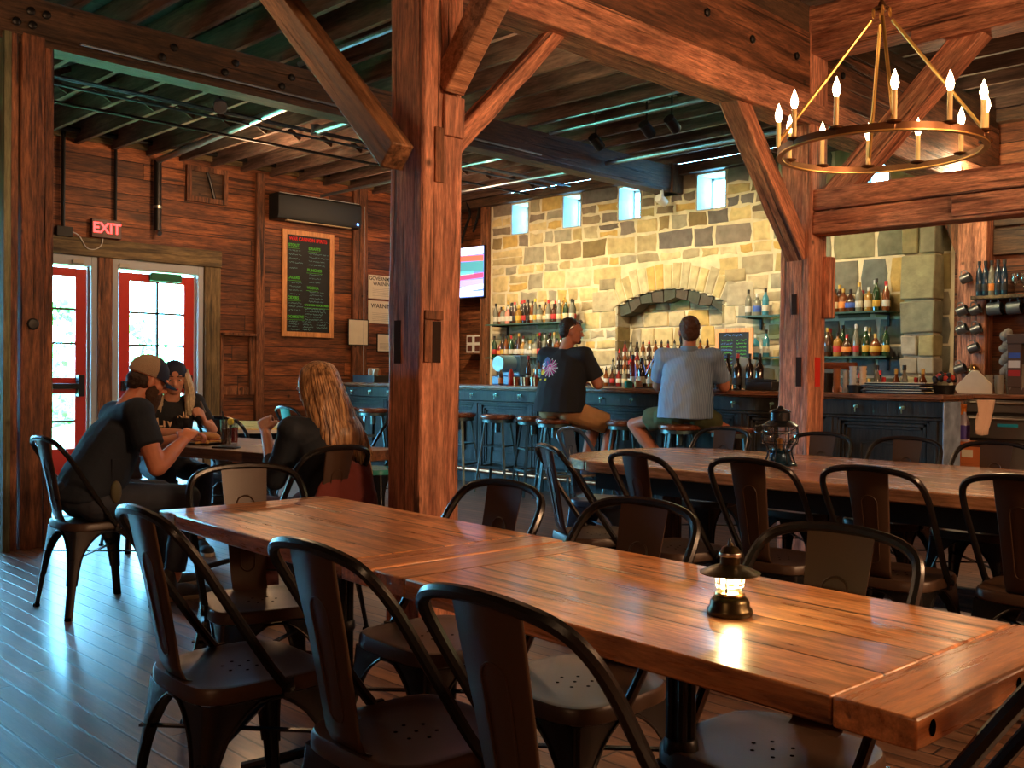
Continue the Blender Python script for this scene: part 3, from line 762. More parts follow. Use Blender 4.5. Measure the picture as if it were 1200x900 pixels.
# ------------------------------------------------------------ metal cafe chairs
def superell(r, n=4.5, seg=28):
    out = []
    for k in range(seg):
        a = 2 * PI * k / seg; c, s_ = math.cos(a), math.sin(a)
        out.append((r * math.copysign(abs(c) ** (2 / n), c), r * math.copysign(abs(s_) ** (2 / n), s_)))
    return out
def make_chair(label, loc=(0, 0), rz=0, body=None, seat=None, group='black metal cafe chairs'):
    """front of the chair is local +Y"""
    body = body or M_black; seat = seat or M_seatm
    t = thing('metal_chair', label, 'chair', (loc[0], loc[1], 0), rz, group)
    # seat pan: dished top, rolled rim, short skirt
    mb = MB(); H = .452; seg = 28
    prof = [(.05, H - .007), (.11, H - .006), (.155, H - .003), (.172, H + .001), (.180, H), (.185, H - .008), (.186, H - .035), (.180, H - .040)]
    vs = []; fs = []
    for r, z in prof: vs += [(x * (1 + .04 * (y > 0)), y, z) for x, y in superell(r, 4.2 if r > .12 else 2.6, seg)]
    for i in range(len(prof) - 1):
        for k in range(seg): l = (k + 1) % seg; fs.append((i * seg + k, i * seg + l, (i + 1) * seg + l, (i + 1) * seg + k))
    fs.append(tuple(range(seg)))
    mb.add(vs, fs)
    for (x, y) in ((0, 0), (.045, 0), (-.045, 0), (.024, .036), (-.024, .036), (.024, -.036), (-.024, -.036)):
        mb.lathe([(.0045, 0), (.0045, .0012), (.0, .0013)], 8, c=(x, y, H - .0075), mi=1, cap=False)
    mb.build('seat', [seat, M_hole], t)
    # four folded sheet legs
    for sx in (-1, 1):
        for sy in (-1, 1):
            lg = MB(); vs = []; n = 12
            for i in range(n + 1):
                u = i / n; z = .415 * (1 - u); cx = (.172 + .048 * u ** 1.15); cy = (.170 + .052 * u ** 1.15)
                a = .030 + .135 * math.exp(-u * 6.5); th = .004; rd = .014
                a = min(a, cx - .006)
                loop = [(-a, 0), (-rd, 0), (-rd * .3, -rd * .3), (0, -rd), (0, -a), (-th, -a), (-th, -rd - th), (-rd - th, -th), (-a, -th)]
                for (dx, dy) in loop: vs.append((sx * (cx + dx), sy * (cy + dy), z))
            L = 9; fs = []
            for i in range(n):
                for k in range(L): l = (k + 1) % L; fs.append((i * L + k, i * L + l, (i + 1) * L + l, (i + 1) * L + k))
            fs.append(tuple(range(L))); fs.append(tuple(n * L + k for k in range(L)))
            lg.add(vs, fs); 
            lg.build('leg', body, t, angle=50)
            ft = MB().lathe([(.016, .0), (.018, .004), (.016, .016), (.0, .018)], 8, c=(sx * .205, sy * .207, 0)).build('rubber_foot', M_hole, t)
    # rolled edge of the arches between the legs, and the cross brace
    e = MB()
    for side in range(4):
        pts = []
        for u in [.62, .45, .32, .22, .14, .08, .03]:
            cx = .172 + .048 * u ** 1.15; a = min(.030 + .135 * math.exp(-u * 6.5), cx - .006); pts.append((cx - a, cx + .001, .415 * (1 - u)))
        pts.append((0, .173, .405))
        pts = pts + [(-x, y, z) for x, y, z in pts[-2::-1]]
        M = rotz(side * PI / 2)
        e.tube([M @ Vector(p) for p in pts], .0045, 6)
    for s_ in (-1, 1): e.bar((-.185, -.185 * s_, .285), (.185, .185 * s_, .285), .018, .006)
    e.build('under_frame', body, t)
    # hoop
    half = [(-.190, .035, .430), (-.192, -.02, .50), (-.198, -.12, .65), (-.198, -.195, .765), (-.182, -.235, .822), (-.142, -.252, .849), (-.075, -.262, .862), (0, -.265, .866)]
    pts = half + [(-x, y, z) for x, y, z in half[-2::-1]]
    h = MB().tube(catmull(pts, 4), .0125, 8)
    for s_ in (-1, 1): h.lathe([(.012, 0), (.012, .01), (.0, .012)], 8, c=(s_ * .197, .035, .432), M=Matrix.Rotation(s_ * PI / 2, 3, 'Y')); h.box((s_ * .192, .035, .430), (.012, .026, .05))
    h.build('hoop', body, t)
    # back splat with its pressed bead
    sp = [(-.155, .449, .058), (-.172, .456, .060), (-.186, .485, .061), (-.199, .56, .064), (-.222, .68, .070), (-.245, .78, .076), (-.262, .862, .080)]
    mb = MB(); vs = []
    for (y, z, w_) in sp:
        for (x, dy) in ((-w_, .004), (-w_ + .004, 0), (0, -.002), (w_ - .004, 0), (w_, .004), (w_, .007), (0, .001), (-w_, .007)): vs.append((x, y + dy, z))
    fs = []
    for i in range(len(sp) - 1):
        for k in range(8): l = (k + 1) % 8; fs.append((i * 8 + k, i * 8 + l, (i + 1) * 8 + l, (i + 1) * 8 + k))
    fs += [tuple(range(8)), tuple((len(sp) - 1) * 8 + k for k in range(8))]
    mb.add(vs, fs)
    def spy(z):
        for a, b in zip(sp[:-1], sp[1:]):
            if a[1] <= z <= b[1]: k = (z - a[1]) / (b[1] - a[1]); return a[0] + (b[0] - a[0]) * k
        return -.2
    bead = []
    for k in range(13): a = PI * k / 12; bead.append((.030 * math.cos(a), .735 + .028 * math.sin(a)))
    for k in range(13): a = PI + PI * k / 12; bead.append((.024 * math.cos(a), .53 + .022 * math.sin(a)))
    for off in (-.0015, .0045): mb.tube([(x, spy(z) + off, z) for x, z in bead], .0028, 5, closed=True)
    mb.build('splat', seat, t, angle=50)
    return t
FX, FNX, FY, FNY = -PI / 2, PI / 2, 0, PI      # facing +X, -X, +Y, -Y
TR = -.055                                     # the front table is turned a touch
G = 'black metal cafe chairs'
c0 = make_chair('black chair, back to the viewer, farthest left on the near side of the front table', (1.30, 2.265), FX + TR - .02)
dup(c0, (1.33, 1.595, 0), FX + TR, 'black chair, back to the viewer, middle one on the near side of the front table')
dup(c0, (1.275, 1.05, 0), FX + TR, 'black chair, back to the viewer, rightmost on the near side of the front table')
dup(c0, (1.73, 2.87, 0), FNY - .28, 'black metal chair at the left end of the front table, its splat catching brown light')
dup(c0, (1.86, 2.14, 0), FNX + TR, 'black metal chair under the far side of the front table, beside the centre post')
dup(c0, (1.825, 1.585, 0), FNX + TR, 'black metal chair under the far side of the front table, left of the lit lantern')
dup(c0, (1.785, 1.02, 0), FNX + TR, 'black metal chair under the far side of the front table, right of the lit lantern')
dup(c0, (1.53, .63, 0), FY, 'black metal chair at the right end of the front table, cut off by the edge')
# around the long table
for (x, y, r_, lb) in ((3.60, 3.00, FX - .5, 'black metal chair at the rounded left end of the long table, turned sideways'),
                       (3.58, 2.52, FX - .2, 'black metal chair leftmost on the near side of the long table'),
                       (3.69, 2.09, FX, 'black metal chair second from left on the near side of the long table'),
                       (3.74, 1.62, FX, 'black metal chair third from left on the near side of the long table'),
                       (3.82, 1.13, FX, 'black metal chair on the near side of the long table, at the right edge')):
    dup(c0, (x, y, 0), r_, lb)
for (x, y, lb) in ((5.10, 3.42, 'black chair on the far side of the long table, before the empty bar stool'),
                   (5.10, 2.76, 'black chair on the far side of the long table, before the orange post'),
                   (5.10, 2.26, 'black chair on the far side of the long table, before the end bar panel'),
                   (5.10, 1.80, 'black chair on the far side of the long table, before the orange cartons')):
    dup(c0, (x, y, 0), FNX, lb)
cb = make_chair('grey-blue metal chair facing the rounded end of the long table, below the man in black', (4.62, 3.78), FNY + .3, M_bluegrey, M_bluegrey, 'coloured metal chairs')
# chairs of the people eating, and the teal ones behind
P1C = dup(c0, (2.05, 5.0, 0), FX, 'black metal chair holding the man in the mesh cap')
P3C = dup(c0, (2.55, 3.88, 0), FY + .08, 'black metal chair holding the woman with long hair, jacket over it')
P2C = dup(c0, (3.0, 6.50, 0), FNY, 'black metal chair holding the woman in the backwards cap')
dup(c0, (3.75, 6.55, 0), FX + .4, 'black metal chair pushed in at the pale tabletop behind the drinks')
ct = make_chair('teal metal chair standing between the long-haired woman and the centre post', (4.72, 6.20), FY + .35, M_black, M_teal, 'coloured metal chairs')
dup(ct, (5.3, 8.0, 0), FX, 'teal metal chair beyond the pale tabletop, close to the bar')

# ------------------------------------------------------------ tables
def plank_table(name, label, L, W, H, T, loc, rz, top, end, legs='column'):
    t = thing(name, label, 'table', (loc[0], loc[1], 0), rz)
    be = .125
    o = MB().b2((-W / 2, -L / 2 + be, H - T), (W / 2, L / 2 - be, H)).build('tabletop', top, t, bevel=.004)
    for s_ in (-1, 1):
        MB().b2((-W / 2, s_ * (L / 2 - be + .002), H - T), (W / 2, s_ * L / 2, H - .0005)).build('breadboard_end', end, t, bevel=.004)
    st = [(-.009, 0), (.009, 0)]
    col = MB()
    for dx in (-.0135, .0135):
        for dy in (-.0135, .0135): col.tube([(dx, dy, .03), (dx, dy, H - T)], .011, 8)
    col.b2((-.016, -.016, .03), (.016, .016, H - T)); col.lathe([(.034, .44), (.036, .445), (.034, .465), (.03, .47)], 12)
    col.lathe([(.05, H - T - .02), (.11, H - T - .006), (.11, H - T)], 12)
    col.build('column', M_iron, t)
    b = MB()
    for k in range(4):
        a = PI / 4 + k * PI / 2
        b.tube(catmull([(.02 * math.cos(a), .02 * math.sin(a), .12), (.12 * math.cos(a), .12 * math.sin(a), .07), (.30 * math.cos(a), .30 * math.sin(a), .02)], 4), .016, 8)
    b.build('base', M_iron, t)
    return t
TW = .63
d = Vector((math.sin(.058), math.cos(.058))); n_ = Vector((d.y, -d.x))
P0 = Vector((1.297, .528))
def at1(s_, w_): return P0 + d * s_ + n_ * w_
ca = at1(.64, TW / 2); cb_ = at1(1.28 + .61, TW / 2 - .005)
t = plank_table('wooden_table', 'warm brown plank table in the foreground carrying the lit lantern', 1.275, TW, .75, .045, ca, -.058, M_table, M_tabend)
for (x, z) in ((-.27, .728), (.02, .727)): MB().ell((x, -.6385, z), (.009, .002, .012), seg=10, rings=6).build('knot', M_hole, t)
plank_table('wooden_table', 'warm brown plank table pushed end to end behind the lantern table, reaching towards the eaters', 1.215, TW - .01, .752, .045, cb_, -.062, M_table, M_tabend)

def oval_table(name, label, x0, x1, y0, y1, H, T, mt, edge=None, rr=None):
    t = thing(name, label, 'table', ((x0 + x1) / 2, (y0 + y1) / 2, 0))
    w_, l_ = (x1 - x0) / 2, (y1 - y0) / 2
    poly = []
    rr = rr or w_ * .75
    for sx, sy, a0 in ((1, 1, 0), (-1, 1, PI / 2), (-1, -1, PI), (1, -1, 1.5 * PI)):
        for k in range(9):
            a = a0 + PI / 2 * k / 8
            poly.append((sx * (w_ - rr * 1.0) + rr * math.cos(a), sy * (l_ - rr) + rr * math.sin(a)))
    MB().prism(poly, H - T, H).build('tabletop', mt, t, bevel=.006)
    if edge: MB().prism([(x * 1.006, y * 1.004) for x, y in poly], H - T, H - .006).build('edge_band', edge, t)
    for s_ in (-1, 1):
        b = MB(); yy = s_ * (l_ - rr * .9)
        b.b2((-w_ * .62, yy - .03, H - T - .09), (w_ * .62, yy + .03, H - T)); b.b2((-w_ * .62, yy - .035, 0), (w_ * .62, yy + .035, .06)); b.b2((-.09, yy - .03, .06), (.09, yy + .03, H - T - .09))
        b.build('trestle', M_iron if edge else M_darkb['Z'], t, bevel=.006)
    MB().b2((-.03, -l_ + rr * .9, .16), (.03, l_ - rr * .9, .26)).build('stretcher', M_iron if edge else M_darkb['Y'], t)
    MB().b2((-w_ * .80, -l_ + rr * .7, H - T - .10), (-w_ * .80 + .03, l_ - rr * .7, H - T)).b2((w_ * .80 - .03, -l_ + rr * .7, H - T - .10), (w_ * .80, l_ - rr * .7, H - T)).build('apron', M_iron, t)
    return t
oval_table('long_table', 'long plank table with rounded ends in the middle of the room, unlit lantern on it', 3.90, 5.20, -.9, 3.72, .75, .055, M_table2, rr=.5)
oval_table('light_table', 'pale yellow tabletop with white rounded edge, behind the eaters', 3.87, 4.72, 6.75, 8.15, .75, .035, M_yelltop, edge=M_white, rr=.38)
t = plank_table('dark_table', 'dark plank table the three people are eating at', 1.62, .76, .75, .06, (3.17, 5.30), .17, M_tabdark, M_tabdark)

# ------------------------------------------------------------ bar stools
def make_stool(label, loc, group='wood and steel bar stools', rz=.3):
    t = thing('bar_stool', label, 'stool', (loc[0], loc[1], 0), rz, group)
    MB().lathe([(0, .785), (.12, .785), (.165, .782), (.182, .772), (.186, .755), (.178, .738), (.165, .732), (0, .732)], 24, cap=False).build('seat', M_seatw, t)
    MB().lathe([(.150, .700), (.162, .702), (.162, .731), (.150, .731)], 24, cap=False).lathe([(.03, .60), (.03, .71), (.09, .731)], 12).build('seat_ring', M_stoolm, t)
    for k in range(4):
        a = PI / 4 + k * PI / 2
        MB().bar((.135 * math.cos(a), .135 * math.sin(a), .715), (.245 * math.cos(a), .245 * math.sin(a), .0), .026, .014).build('leg', M_stoolm, t)
    r_ = MB(); r2_ = MB()
    for k in range(4):
        a = PI / 4 + k * PI / 2; b = a + PI / 2; q = .135 + .11 * (.715 - .25) / .715
        r_.bar((q * math.cos(a), q * math.sin(a), .25), (q * math.cos(b), q * math.sin(b), .25), .012, .02)
        q = .135 + .11 * (.715 - .46) / .715
        r2_.bar((q * math.cos(a), q * math.sin(a), .46), (q * math.cos(b), q * math.sin(b), .46), .008, .014)
    r_.build('footrest', M_stoolm, t); r2_.build('upper_brace', M_stoolm, t)
    return t
s0 = make_stool('bar stool at the bar, half hidden by the right side of the centre post', (7.0, 7.74))
for (x, y, lb) in ((7.05, 7.20, 'bar stool second from the centre post, standing alone at the teal bar front'),
                   (7.06, 6.70, 'empty bar stool just left of the man in the black shirt'),
                   (6.88, 6.26, 'bar stool under the man in the black firework shirt'),
                   (7.12, 5.60, 'empty bar stool between the two seated men'),
                   (7.0, 4.92, 'bar stool under the man in the blue shirt'),
                   (6.95, 4.38, 'empty bar stool right of the man in the blue shirt'),
                   (7.0, 9.22, 'bar stool seen left of the centre post, above the teal chair'),
                   (6.95, 9.75, 'bar stool farthest left along the bar, half behind the long hair'),
                   (7.0, 8.45, 'bar stool hidden mostly behind the centre post')):
    dup(s0, (x, y, 0), random.uniform(0, 1.2), lb)

# ------------------------------------------------------------ bar counter
t = thing('bar_counter', 'long panelled bar counter, teal and black, with a hammered copper-brown top', 'bar', (0, 0, 0))
BY0, BY1, BX = 2.87, 10.35, 7.42
MB().b2((BX + .035, BY0, .0), (BX + .30, BY1, 1.02)).build('carcass', M_barwood, t, bevel=.004)
tp = MB().b2((BX - .06, BY0 - .02, 1.035), (BX + .55, BY1, 1.07)); tp.b2((BX - .03, BY0 + .01, 1.02), (BX + .5, BY1, 1.035))
tp.build('counter_top', M_bartop, t, bevel=.006)
MB().b2((BX, BY0, .90), (BX + .035, BY1, 1.02)).b2((BX - .012, BY0, .875), (BX + .03, BY1, .895)).b2((BX, BY0, 0), (BX + .035, BY1, .17)).build('rail_board', M_barwood, t, bevel=.004)
ny = 9; stp = (BY1 - BY0) / ny
for k in range(ny):
    a = BY0 + k * stp
    MB().b2((BX, a, .17), (BX + .035, a + .10, .875)).b2((BX - .008, a + .04, .17), (BX, a + .06, .875)).build('stile', M_barwood, t, bevel=.003)
    p = MB(); y0, y1, z0, z1 = a + .10, a + stp, .17, .875
    for i, (g, dx) in enumerate(((.0, .004), (.03, .014), (.055, .022))):
        p.b2((BX + dx, y0 + g, z0 + g), (BX + .035, y0 + g + .022, z1 - g)); p.b2((BX + dx, y1 - g - .022, z0 + g), (BX + .035, y1 - g, z1 - g))
        p.b2((BX + dx, y0 + g, z0 + g), (BX + .035, y1 - g, z0 + g + .022)); p.b2((BX + dx, y0 + g, z1 - g - .022), (BX + .035, y1 - g, z1 - g))
    g = .19; p.b2((BX + .016, y0 + g, z0 + g), (BX + .035, y1 - g, z1 - g))
    for zz in (z0 + g, z1 - g): p.b2((BX + .008, y0 + g, zz - .008), (BX + .03, y1 - g, zz + .008))
    for yy in (y0 + g, y1 - g): p.b2((BX + .008, yy - .008, z0 + g), (BX + .03, yy + .008, z1 - g))
    p.build('panel', M_barwood, t, bevel=.002)
y = BY0 + .30; M_hook = mat('hook_metal', (.30, .50, .42), rough=.3, metal=.9)
while y < BY1:
    MB().lathe([(.014, 0), (.014, .006), (.006, .008), (.006, .03), (.012, .034), (.0, .038)], 8, c=(BX, y, .968), M=Matrix.Rotation(-PI / 2, 3, 'Y')).tube([(BX - .02, y, .97), (BX - .035, y, .945), (BX - .03, y, .925)], .005, 6).build('coat_hook', M_hook, t)
    y += .37
MB().tube([(BX - .09, BY0 + .1, .15), (BX - .09, BY1, .15)], .024, 12).build('foot_rail', M_copper, t)
for k in range(9):
    yy = BY0 + .3 + k * .85
    MB().tube([(BX - .09, yy, .15), (BX - .06, yy, .15), (BX, yy, .15)], .011, 8).lathe([(.03, 0), (.03, .012), (0, .014)], 10, c=(BX, yy, .15), M=Matrix.Rotation(-PI / 2, 3, 'Y')).build('rail_bracket', M_copper, t)
MB().b2((BX - .01, BY0 - .012, 0), (BX + .31, BY0, 1.02)).build('end_panel', mat('end_panel_blue_lit', (.22, .30, .42), rough=.25, var=.5), t, bevel=.003)  # bluish daylight on the end panel is mixed into its colour
# back bar with its glass shelves
t = thing('back_bar', 'dark low back bar cabinet running along the stone wall', 'bar', (0, 0, 0))
MB().b2((9.30, 4.16, 0), (9.76, 10.1, .90)).build('cabinet', M_barwood, t, bevel=.004)
MB().b2((9.26, 4.16, .90), (9.76, 10.1, .935)).build('counter_top', M_darkb['Y'], t, bevel=.004)

def tri(y0, y1, z, lb):
    t = thing('glass_shelf', lb, 'shelf', (9.62, (y0 + y1) / 2, z), 0, 'glass bottle shelves')
    h = (y1 - y0) / 2
    MB().b2((-.16, -h, -.012), (.15, h, 0)).build('glass_board', M_shelfg, t)
    MB().b2((-.165, -h, -.016), (-.16, h, .002)).build('front_edge', mat('shelf_edge', (.05, .10, .08), .3), t)
    for yy in (-h + .12, h - .12): MB().b2((-.14, yy - .012, -.03), (.17, yy + .012, -.012)).b2((.155, yy - .012, -.14), (.17, yy + .012, -.03)).build('bracket', M_iron, t)
tri(8.35, 9.93, 1.875, 'glass bottle shelf at the left of the stone wall, the upper of two')
tri(8.35, 9.93, 1.42, 'glass bottle shelf at the left of the stone wall, the lower of two')
tri(4.22, 5.92, 1.855, 'glass bottle shelf right of the arch behind the orange post, the upper of two')
tri(4.22, 5.92, 1.405, 'glass bottle shelf right of the arch behind the orange post, the lower of two')

# ---- bottles
LIQ = {'amber': (.17, .045, .009), 'dark': (.018, .012, .010), 'green': (.015, .05, .018), 'clear': (.26, .27, .22), 'pale gold': (.32, .17, .035), 'red': (.18, .015, .015), 'blue': (.05, .24, .36), 'brown': (.06, .02, .009), 'deep blue': (.015, .04, .075), 'pink': (.75, .28, .22)}
LBL = {'cream': (.60, .50, .32), 'white': (.58, .56, .50), 'red': (.45, .03, .03), 'black': (.03, .03, .03), 'yellow': (.60, .36, .05), 'blue': (.05, .12, .5), 'orange': (.75, .25, .05)}
CAPC = {'black': (.02, .02, .02), 'gold': (.6, .38, .08), 'red': (.55, .03, .03), 'yellow': (.8, .6, .05), 'white': (.7, .7, .7)}
SH = {'tall': [(.034, 0), (.037, .006), (.037, .175), (.030, .205), (.015, .235), (.0135, .285)],
      'round': [(.036, 0), (.048, .015), (.054, .07), (.048, .125), (.028, .16), (.014, .185), (.0135, .215)],
      'broad': [(.044, 0), (.046, .006), (.046, .150), (.038, .172), (.016, .190), (.0145, .235)],
      'slim': [(.028, 0), (.030, .006), (.030, .19), (.024, .23), (.012, .27), (.0125, .315)],
      'rack': [(.030, 0), (.032, .005), (.032, .125), (.014, .160), (.0135, .195)],
      'wine': [(.037, 0), (.038, .01), (.038, .19), (.028, .225), (.0145, .25), (.0145, .315)]}
BC = {}
def bottle(shape, liq, lbl, cap, loc, label, group, name='bottle', cat='bottle', pour=False):
    key = (shape, liq, lbl, cap, pour)
    if key in BC: return dup(BC[key], loc, 0, label, group)
    t = thing(name, label, cat, loc, 0, group)
    pr = SH[shape]; top = pr[-1][1]
    MB().lathe([(0, 0)] + pr + [(0, top)], 12, cap=False).build('glass', mat('liquor_' + liq, LIQ[liq], rough=.08, spec=.8, trans=.25 if liq == 'clear' else 0, coat=.5), t)
    r_ = pr[2][0] if shape != 'round' else .0545
    z0, z1 = {'round': (.045, .095), 'rack': (.04, .09)}.get(shape, (.045, .110))
    ring = []
    MB().lathe([(r_ + .0006, z0), (r_ + .001, z0 + .001), (r_ + .001, z1), (r_ + .0006, z1 + .001)], 12, cap=False).build('paper_label', mat('label_' + lbl, LBL[lbl], rough=.6), t)
    if pour: MB().lathe([(.0145, top - .01), (.0145, top + .012), (.006, top + .018), (.005, top + .04), (0, top + .04)], 8).build('pourer', mat('cap_' + cap, CAPC[cap], rough=.35), t)
    else: MB().lathe([(.0155, top - .03), (.016, top + .012), (0, top + .014)], 10).build('cap', mat('cap_' + cap, CAPC[cap], rough=.35), t)
    BC[key] = t
    return t
ORD = ['first', 'second', 'third', 'fourth', 'fifth', 'sixth', 'seventh', 'eighth', 'ninth', 'tenth', 'eleventh', 'twelfth', 'thirteenth', 'fourteenth', 'fifteenth', 'sixteenth', 'seventeenth', 'eighteenth', 'nineteenth', 'twentieth']
def row(y_left, y_right, n, x, z, kinds, where, group, pour=False, jit=.03):
    for k in range(n):
        y = y_left + (y_right - y_left) * k / (n - 1)
        sh, li, la, ca_ = kinds[k % len(kinds)] if not isinstance(kinds, str) else None
        bottle(sh, li, la, ca_, (x + random.uniform(-jit, jit), y, z), '%s bottle, %s label, %s from left %s' % (li, la, ORD[k], where), group, pour=pour)
K1 = [('tall', 'clear', 'white', 'black'), ('broad', 'amber', 'white', 'black'), ('broad', 'clear', 'white', 'gold'), ('broad', 'pink', 'white', 'white'), ('tall', 'dark', 'white', 'black'), ('tall', 'brown', 'black', 'red'), ('broad', 'pale gold', 'yellow', 'gold'), ('wine', 'dark', 'red', 'red'), ('wine', 'dark', 'black', 'black'), ('tall', 'amber', 'cream', 'black'), ('slim', 'clear', 'yellow', 'yellow'), ('broad', 'clear', 'cream', 'black'), ('round', 'pale gold', 'cream', 'gold'), ('tall', 'clear', 'white', 'red'), ('broad', 'brown', 'red', 'black'), ('tall', 'clear', 'cream', 'white'), ('slim', 'pale gold', 'yellow', 'gold'), ('tall', 'green', 'cream', 'gold')]
K2 = [('tall', 'green', 'red', 'black'), ('round', 'red', 'orange', 'gold'), ('wine', 'dark', 'yellow', 'black'), ('tall', 'amber', 'green' if 0 else 'cream', 'black'), ('tall', 'green', 'white', 'red'), ('broad', 'dark', 'white', 'black'), ('slim', 'brown', 'white', 'gold'), ('broad', 'pale gold', 'cream', 'white'), ('broad', 'clear', 'white', 'black'), ('round', 'clear', 'white', 'gold'), ('broad', 'clear', 'cream', 'black'), ('wine', 'dark', 'red', 'red'), ('tall', 'clear', 'white', 'white'), ('tall', 'dark', 'cream', 'black'), ('slim', 'clear', 'blue', 'gold'), ('broad', 'amber', 'yellow', 'black')]
K3 = [('tall', 'dark', 'yellow', 'black'), ('broad', 'dark', 'blue', 'gold'), ('wine', 'dark', 'white', 'black'), ('broad', 'amber', 'cream', 'black'), ('broad', 'amber', 'orange', 'gold'), ('round', 'brown', 'blue', 'black'), ('tall', 'clear', 'white', 'gold'), ('broad', 'pale gold', 'cream', 'white'), ('wine', 'green', 'yellow', 'black'), ('tall', 'amber', 'white', 'red'), ('tall', 'brown', 'cream', 'black')]
K4 = [('tall', 'green', 'yellow', 'black'), ('tall', 'amber', 'red', 'black'), ('tall', 'brown', 'black', 'gold'), ('broad', 'pale gold', 'red', 'black'), ('round', 'brown', 'orange', 'red'), ('slim', 'clear', 'red', 'white'), ('tall', 'green', 'yellow', 'white'), ('round', 'amber', 'yellow', 'gold')]
row(9.86, 8.46, 19, 9.60, 1.877, K1, 'in front on the upper left shelf', 'bottles on the upper left shelf')
row(9.82, 8.50, 16, 9.70, 1.877, K2[::-1], 'at the back of the upper left shelf', 'bottles on the upper left shelf')
row(9.86, 8.46, 19, 9.60, 1.422, K2, 'in front on the lower left shelf', 'bottles on the lower left shelf')
row(9.80, 8.55, 15, 9.70, 1.422, K1[::-1], 'at the back of the lower left shelf', 'bottles on the lower left shelf')
row(5.86, 5.62, 3, 9.60, 1.857, [('tall', 'clear', 'white', 'black'), ('broad', 'clear', 'blue', 'white'), ('tall', 'blue', 'white', 'black')], 'on the upper shelf beside the post', 'bottles left of the orange post')
row(5.86, 5.62, 3, 9.60, 1.407, [('broad', 'dark', 'white', 'black'), ('broad', 'blue', 'white', 'white'), ('tall', 'blue', 'white', 'black')], 'on the lower shelf beside the post', 'bottles left of the orange post')
row(5.10, 4.28, 10, 9.58, 1.857, K3, 'in front on the upper right shelf', 'bottles on the upper right shelf', jit=.02)
row(5.07, 4.33, 7, 9.69, 1.857, K4, 'at the back of the upper right shelf', 'bottles on the upper right shelf', jit=.02)
row(5.10, 4.28, 9, 9.58, 1.407, K4, 'in front on the lower right shelf', 'bottles on the lower right shelf', jit=.02)
row(5.07, 4.35, 6, 9.69, 1.407, K3[::-1], 'at the back of the lower right shelf', 'bottles on the lower right shelf', jit=.02)
# stepped rack of pouring bottles under the arch
t = thing('bottle_rack', 'stepped dark rack of pouring bottles standing under the stone arch', 'rack', (0, 0, 0))
TIER = [(9.30, 1.06), (9.42, 1.17), (9.54, 1.28), (9.66, 1.39)]
for k, (x, z) in enumerate(TIER): MB().b2((x - .055, 6.34, .935), (x + .055, 7.70, z - .001)).build('step', M_darkb['Y'], t)
KR = [('rack', 'amber', 'white', 'black'), ('rack', 'brown', 'red', 'black'), ('rack', 'red', 'white', 'black'), ('rack', 'clear', 'cream', 'black'), ('rack', 'dark', 'white', 'black'), ('rack', 'amber', 'cream', 'black'), ('rack', 'brown', 'white', 'red')]
for k, (x, z) in enumerate(TIER):
    kk = KR[k * 3 % 7:] + KR[:k * 3 % 7]
    row(7.62, 6.42, 14, x, z, kk, 'on the %s step under the arch' % ['lowest', 'third', 'second', 'top'][k], 'pouring bottles under the arch', pour=True, jit=.005)
# loose bottles and mixers on the back bar counter
row(9.6, 8.5, 11, 9.40, .936, K2, 'on the counter under the left shelves', 'bottles on the back bar counter')
row(5.0, 4.25, 8, 9.40, .936, K1, 'on the counter under the right shelves', 'bottles on the back bar counter')
# ------------------------------------------------------------ things on the bar
BT = 1.071
row(5.16, 4.62, 6, 7.78, BT, [('wine', 'dark', 'black', 'red'), ('wine', 'dark', 'black', 'red'), ('wine', 'dark', 'cream', 'black'), ('wine', 'dark', 'black', 'red'), ('wine', 'dark', 'black', 'black'), ('wine', 'dark', 'black', 'black')], 'in the row right of the man in blue', 'wine bottles on the bar', jit=.02)
row(6.05, 5.72, 4, 7.80, BT, [('slim', 'red', 'white', 'black'), ('tall', 'dark', 'cream', 'black'), ('broad', 'pale gold', 'cream', 'white'), ('tall', 'clear', 'white', 'red')], 'on the bar between the two men', 'bottles on the bar between the men', jit=.02)
def simple(name, label, cat, mb, mt, loc=(0, 0, 0), rz=0, group=None, bevel=0, **k):
    o = mb.build(name, mt, bevel=bevel, **k); o.location = loc; o.rotation_euler = (0, 0, rz)
    return tag(o, label, cat, group)
t = thing('squeeze_bottle', 'red ketchup squeeze bottle on the left part of the bar', 'bottle', (7.66, 7.62, BT))
MB().lathe([(0, 0), (.03, 0), (.032, .01), (.032, .12), (.024, .14)], 12, cap=False).build('body', mat('ketchup_red', (.75, .03, .01), .3), t)
MB().lathe([(.024, .14), (.022, .15), (.006, .185), (0, .185)], 12, cap=False).build('nozzle', mat('nozzle_red', (.8, .05, .02), .3), t)
t = thing('sauce_bottle', 'brown sauce bottle with orange label beside the ketchup', 'bottle', (7.66, 7.78, BT))
MB().lathe([(0, 0), (.028, 0), (.03, .01), (.03, .10), (.014, .14), (.012, .17), (0, .17)], 12, cap=False).build('body', mat('liquor_brown', LIQ['brown'], .1), t)
MB().lathe([(.0308, .02), (.0308, .08)], 12, cap=False).build('paper_label', mat('label_orange', LBL['orange'], .6), t)
t = thing('drinks_machine', 'blue frozen drink machine with a clear tank on the left part of the bar', 'machine', (8.0, 7.98, BT))
MB().b2((-.15, -.14, 0), (.15, .14, .10)).b2((.02, -.14, .10), (.15, .14, .34)).build('housing', mat('machine_blue', (.10, .25, .45), .3, var=.3), t, bevel=.012)
MB().lathe([(0, -.15), (.09, -.15), (.10, -.10), (.10, .12), (.09, .15), (0, .15)], 20, c=(-.04, 0, .24), M=Matrix.Rotation(PI / 2, 3, 'Y'), cap=False).build('tank', mat('icy_tank', (.35, .65, .85), .1, bump=.6, bscale=20, trans=.2), t)
MB().lathe([(.014, 0), (.014, .07), (.0, .07)], 8, c=(-.17, 0, .12)).build('tap', M_steel, t)
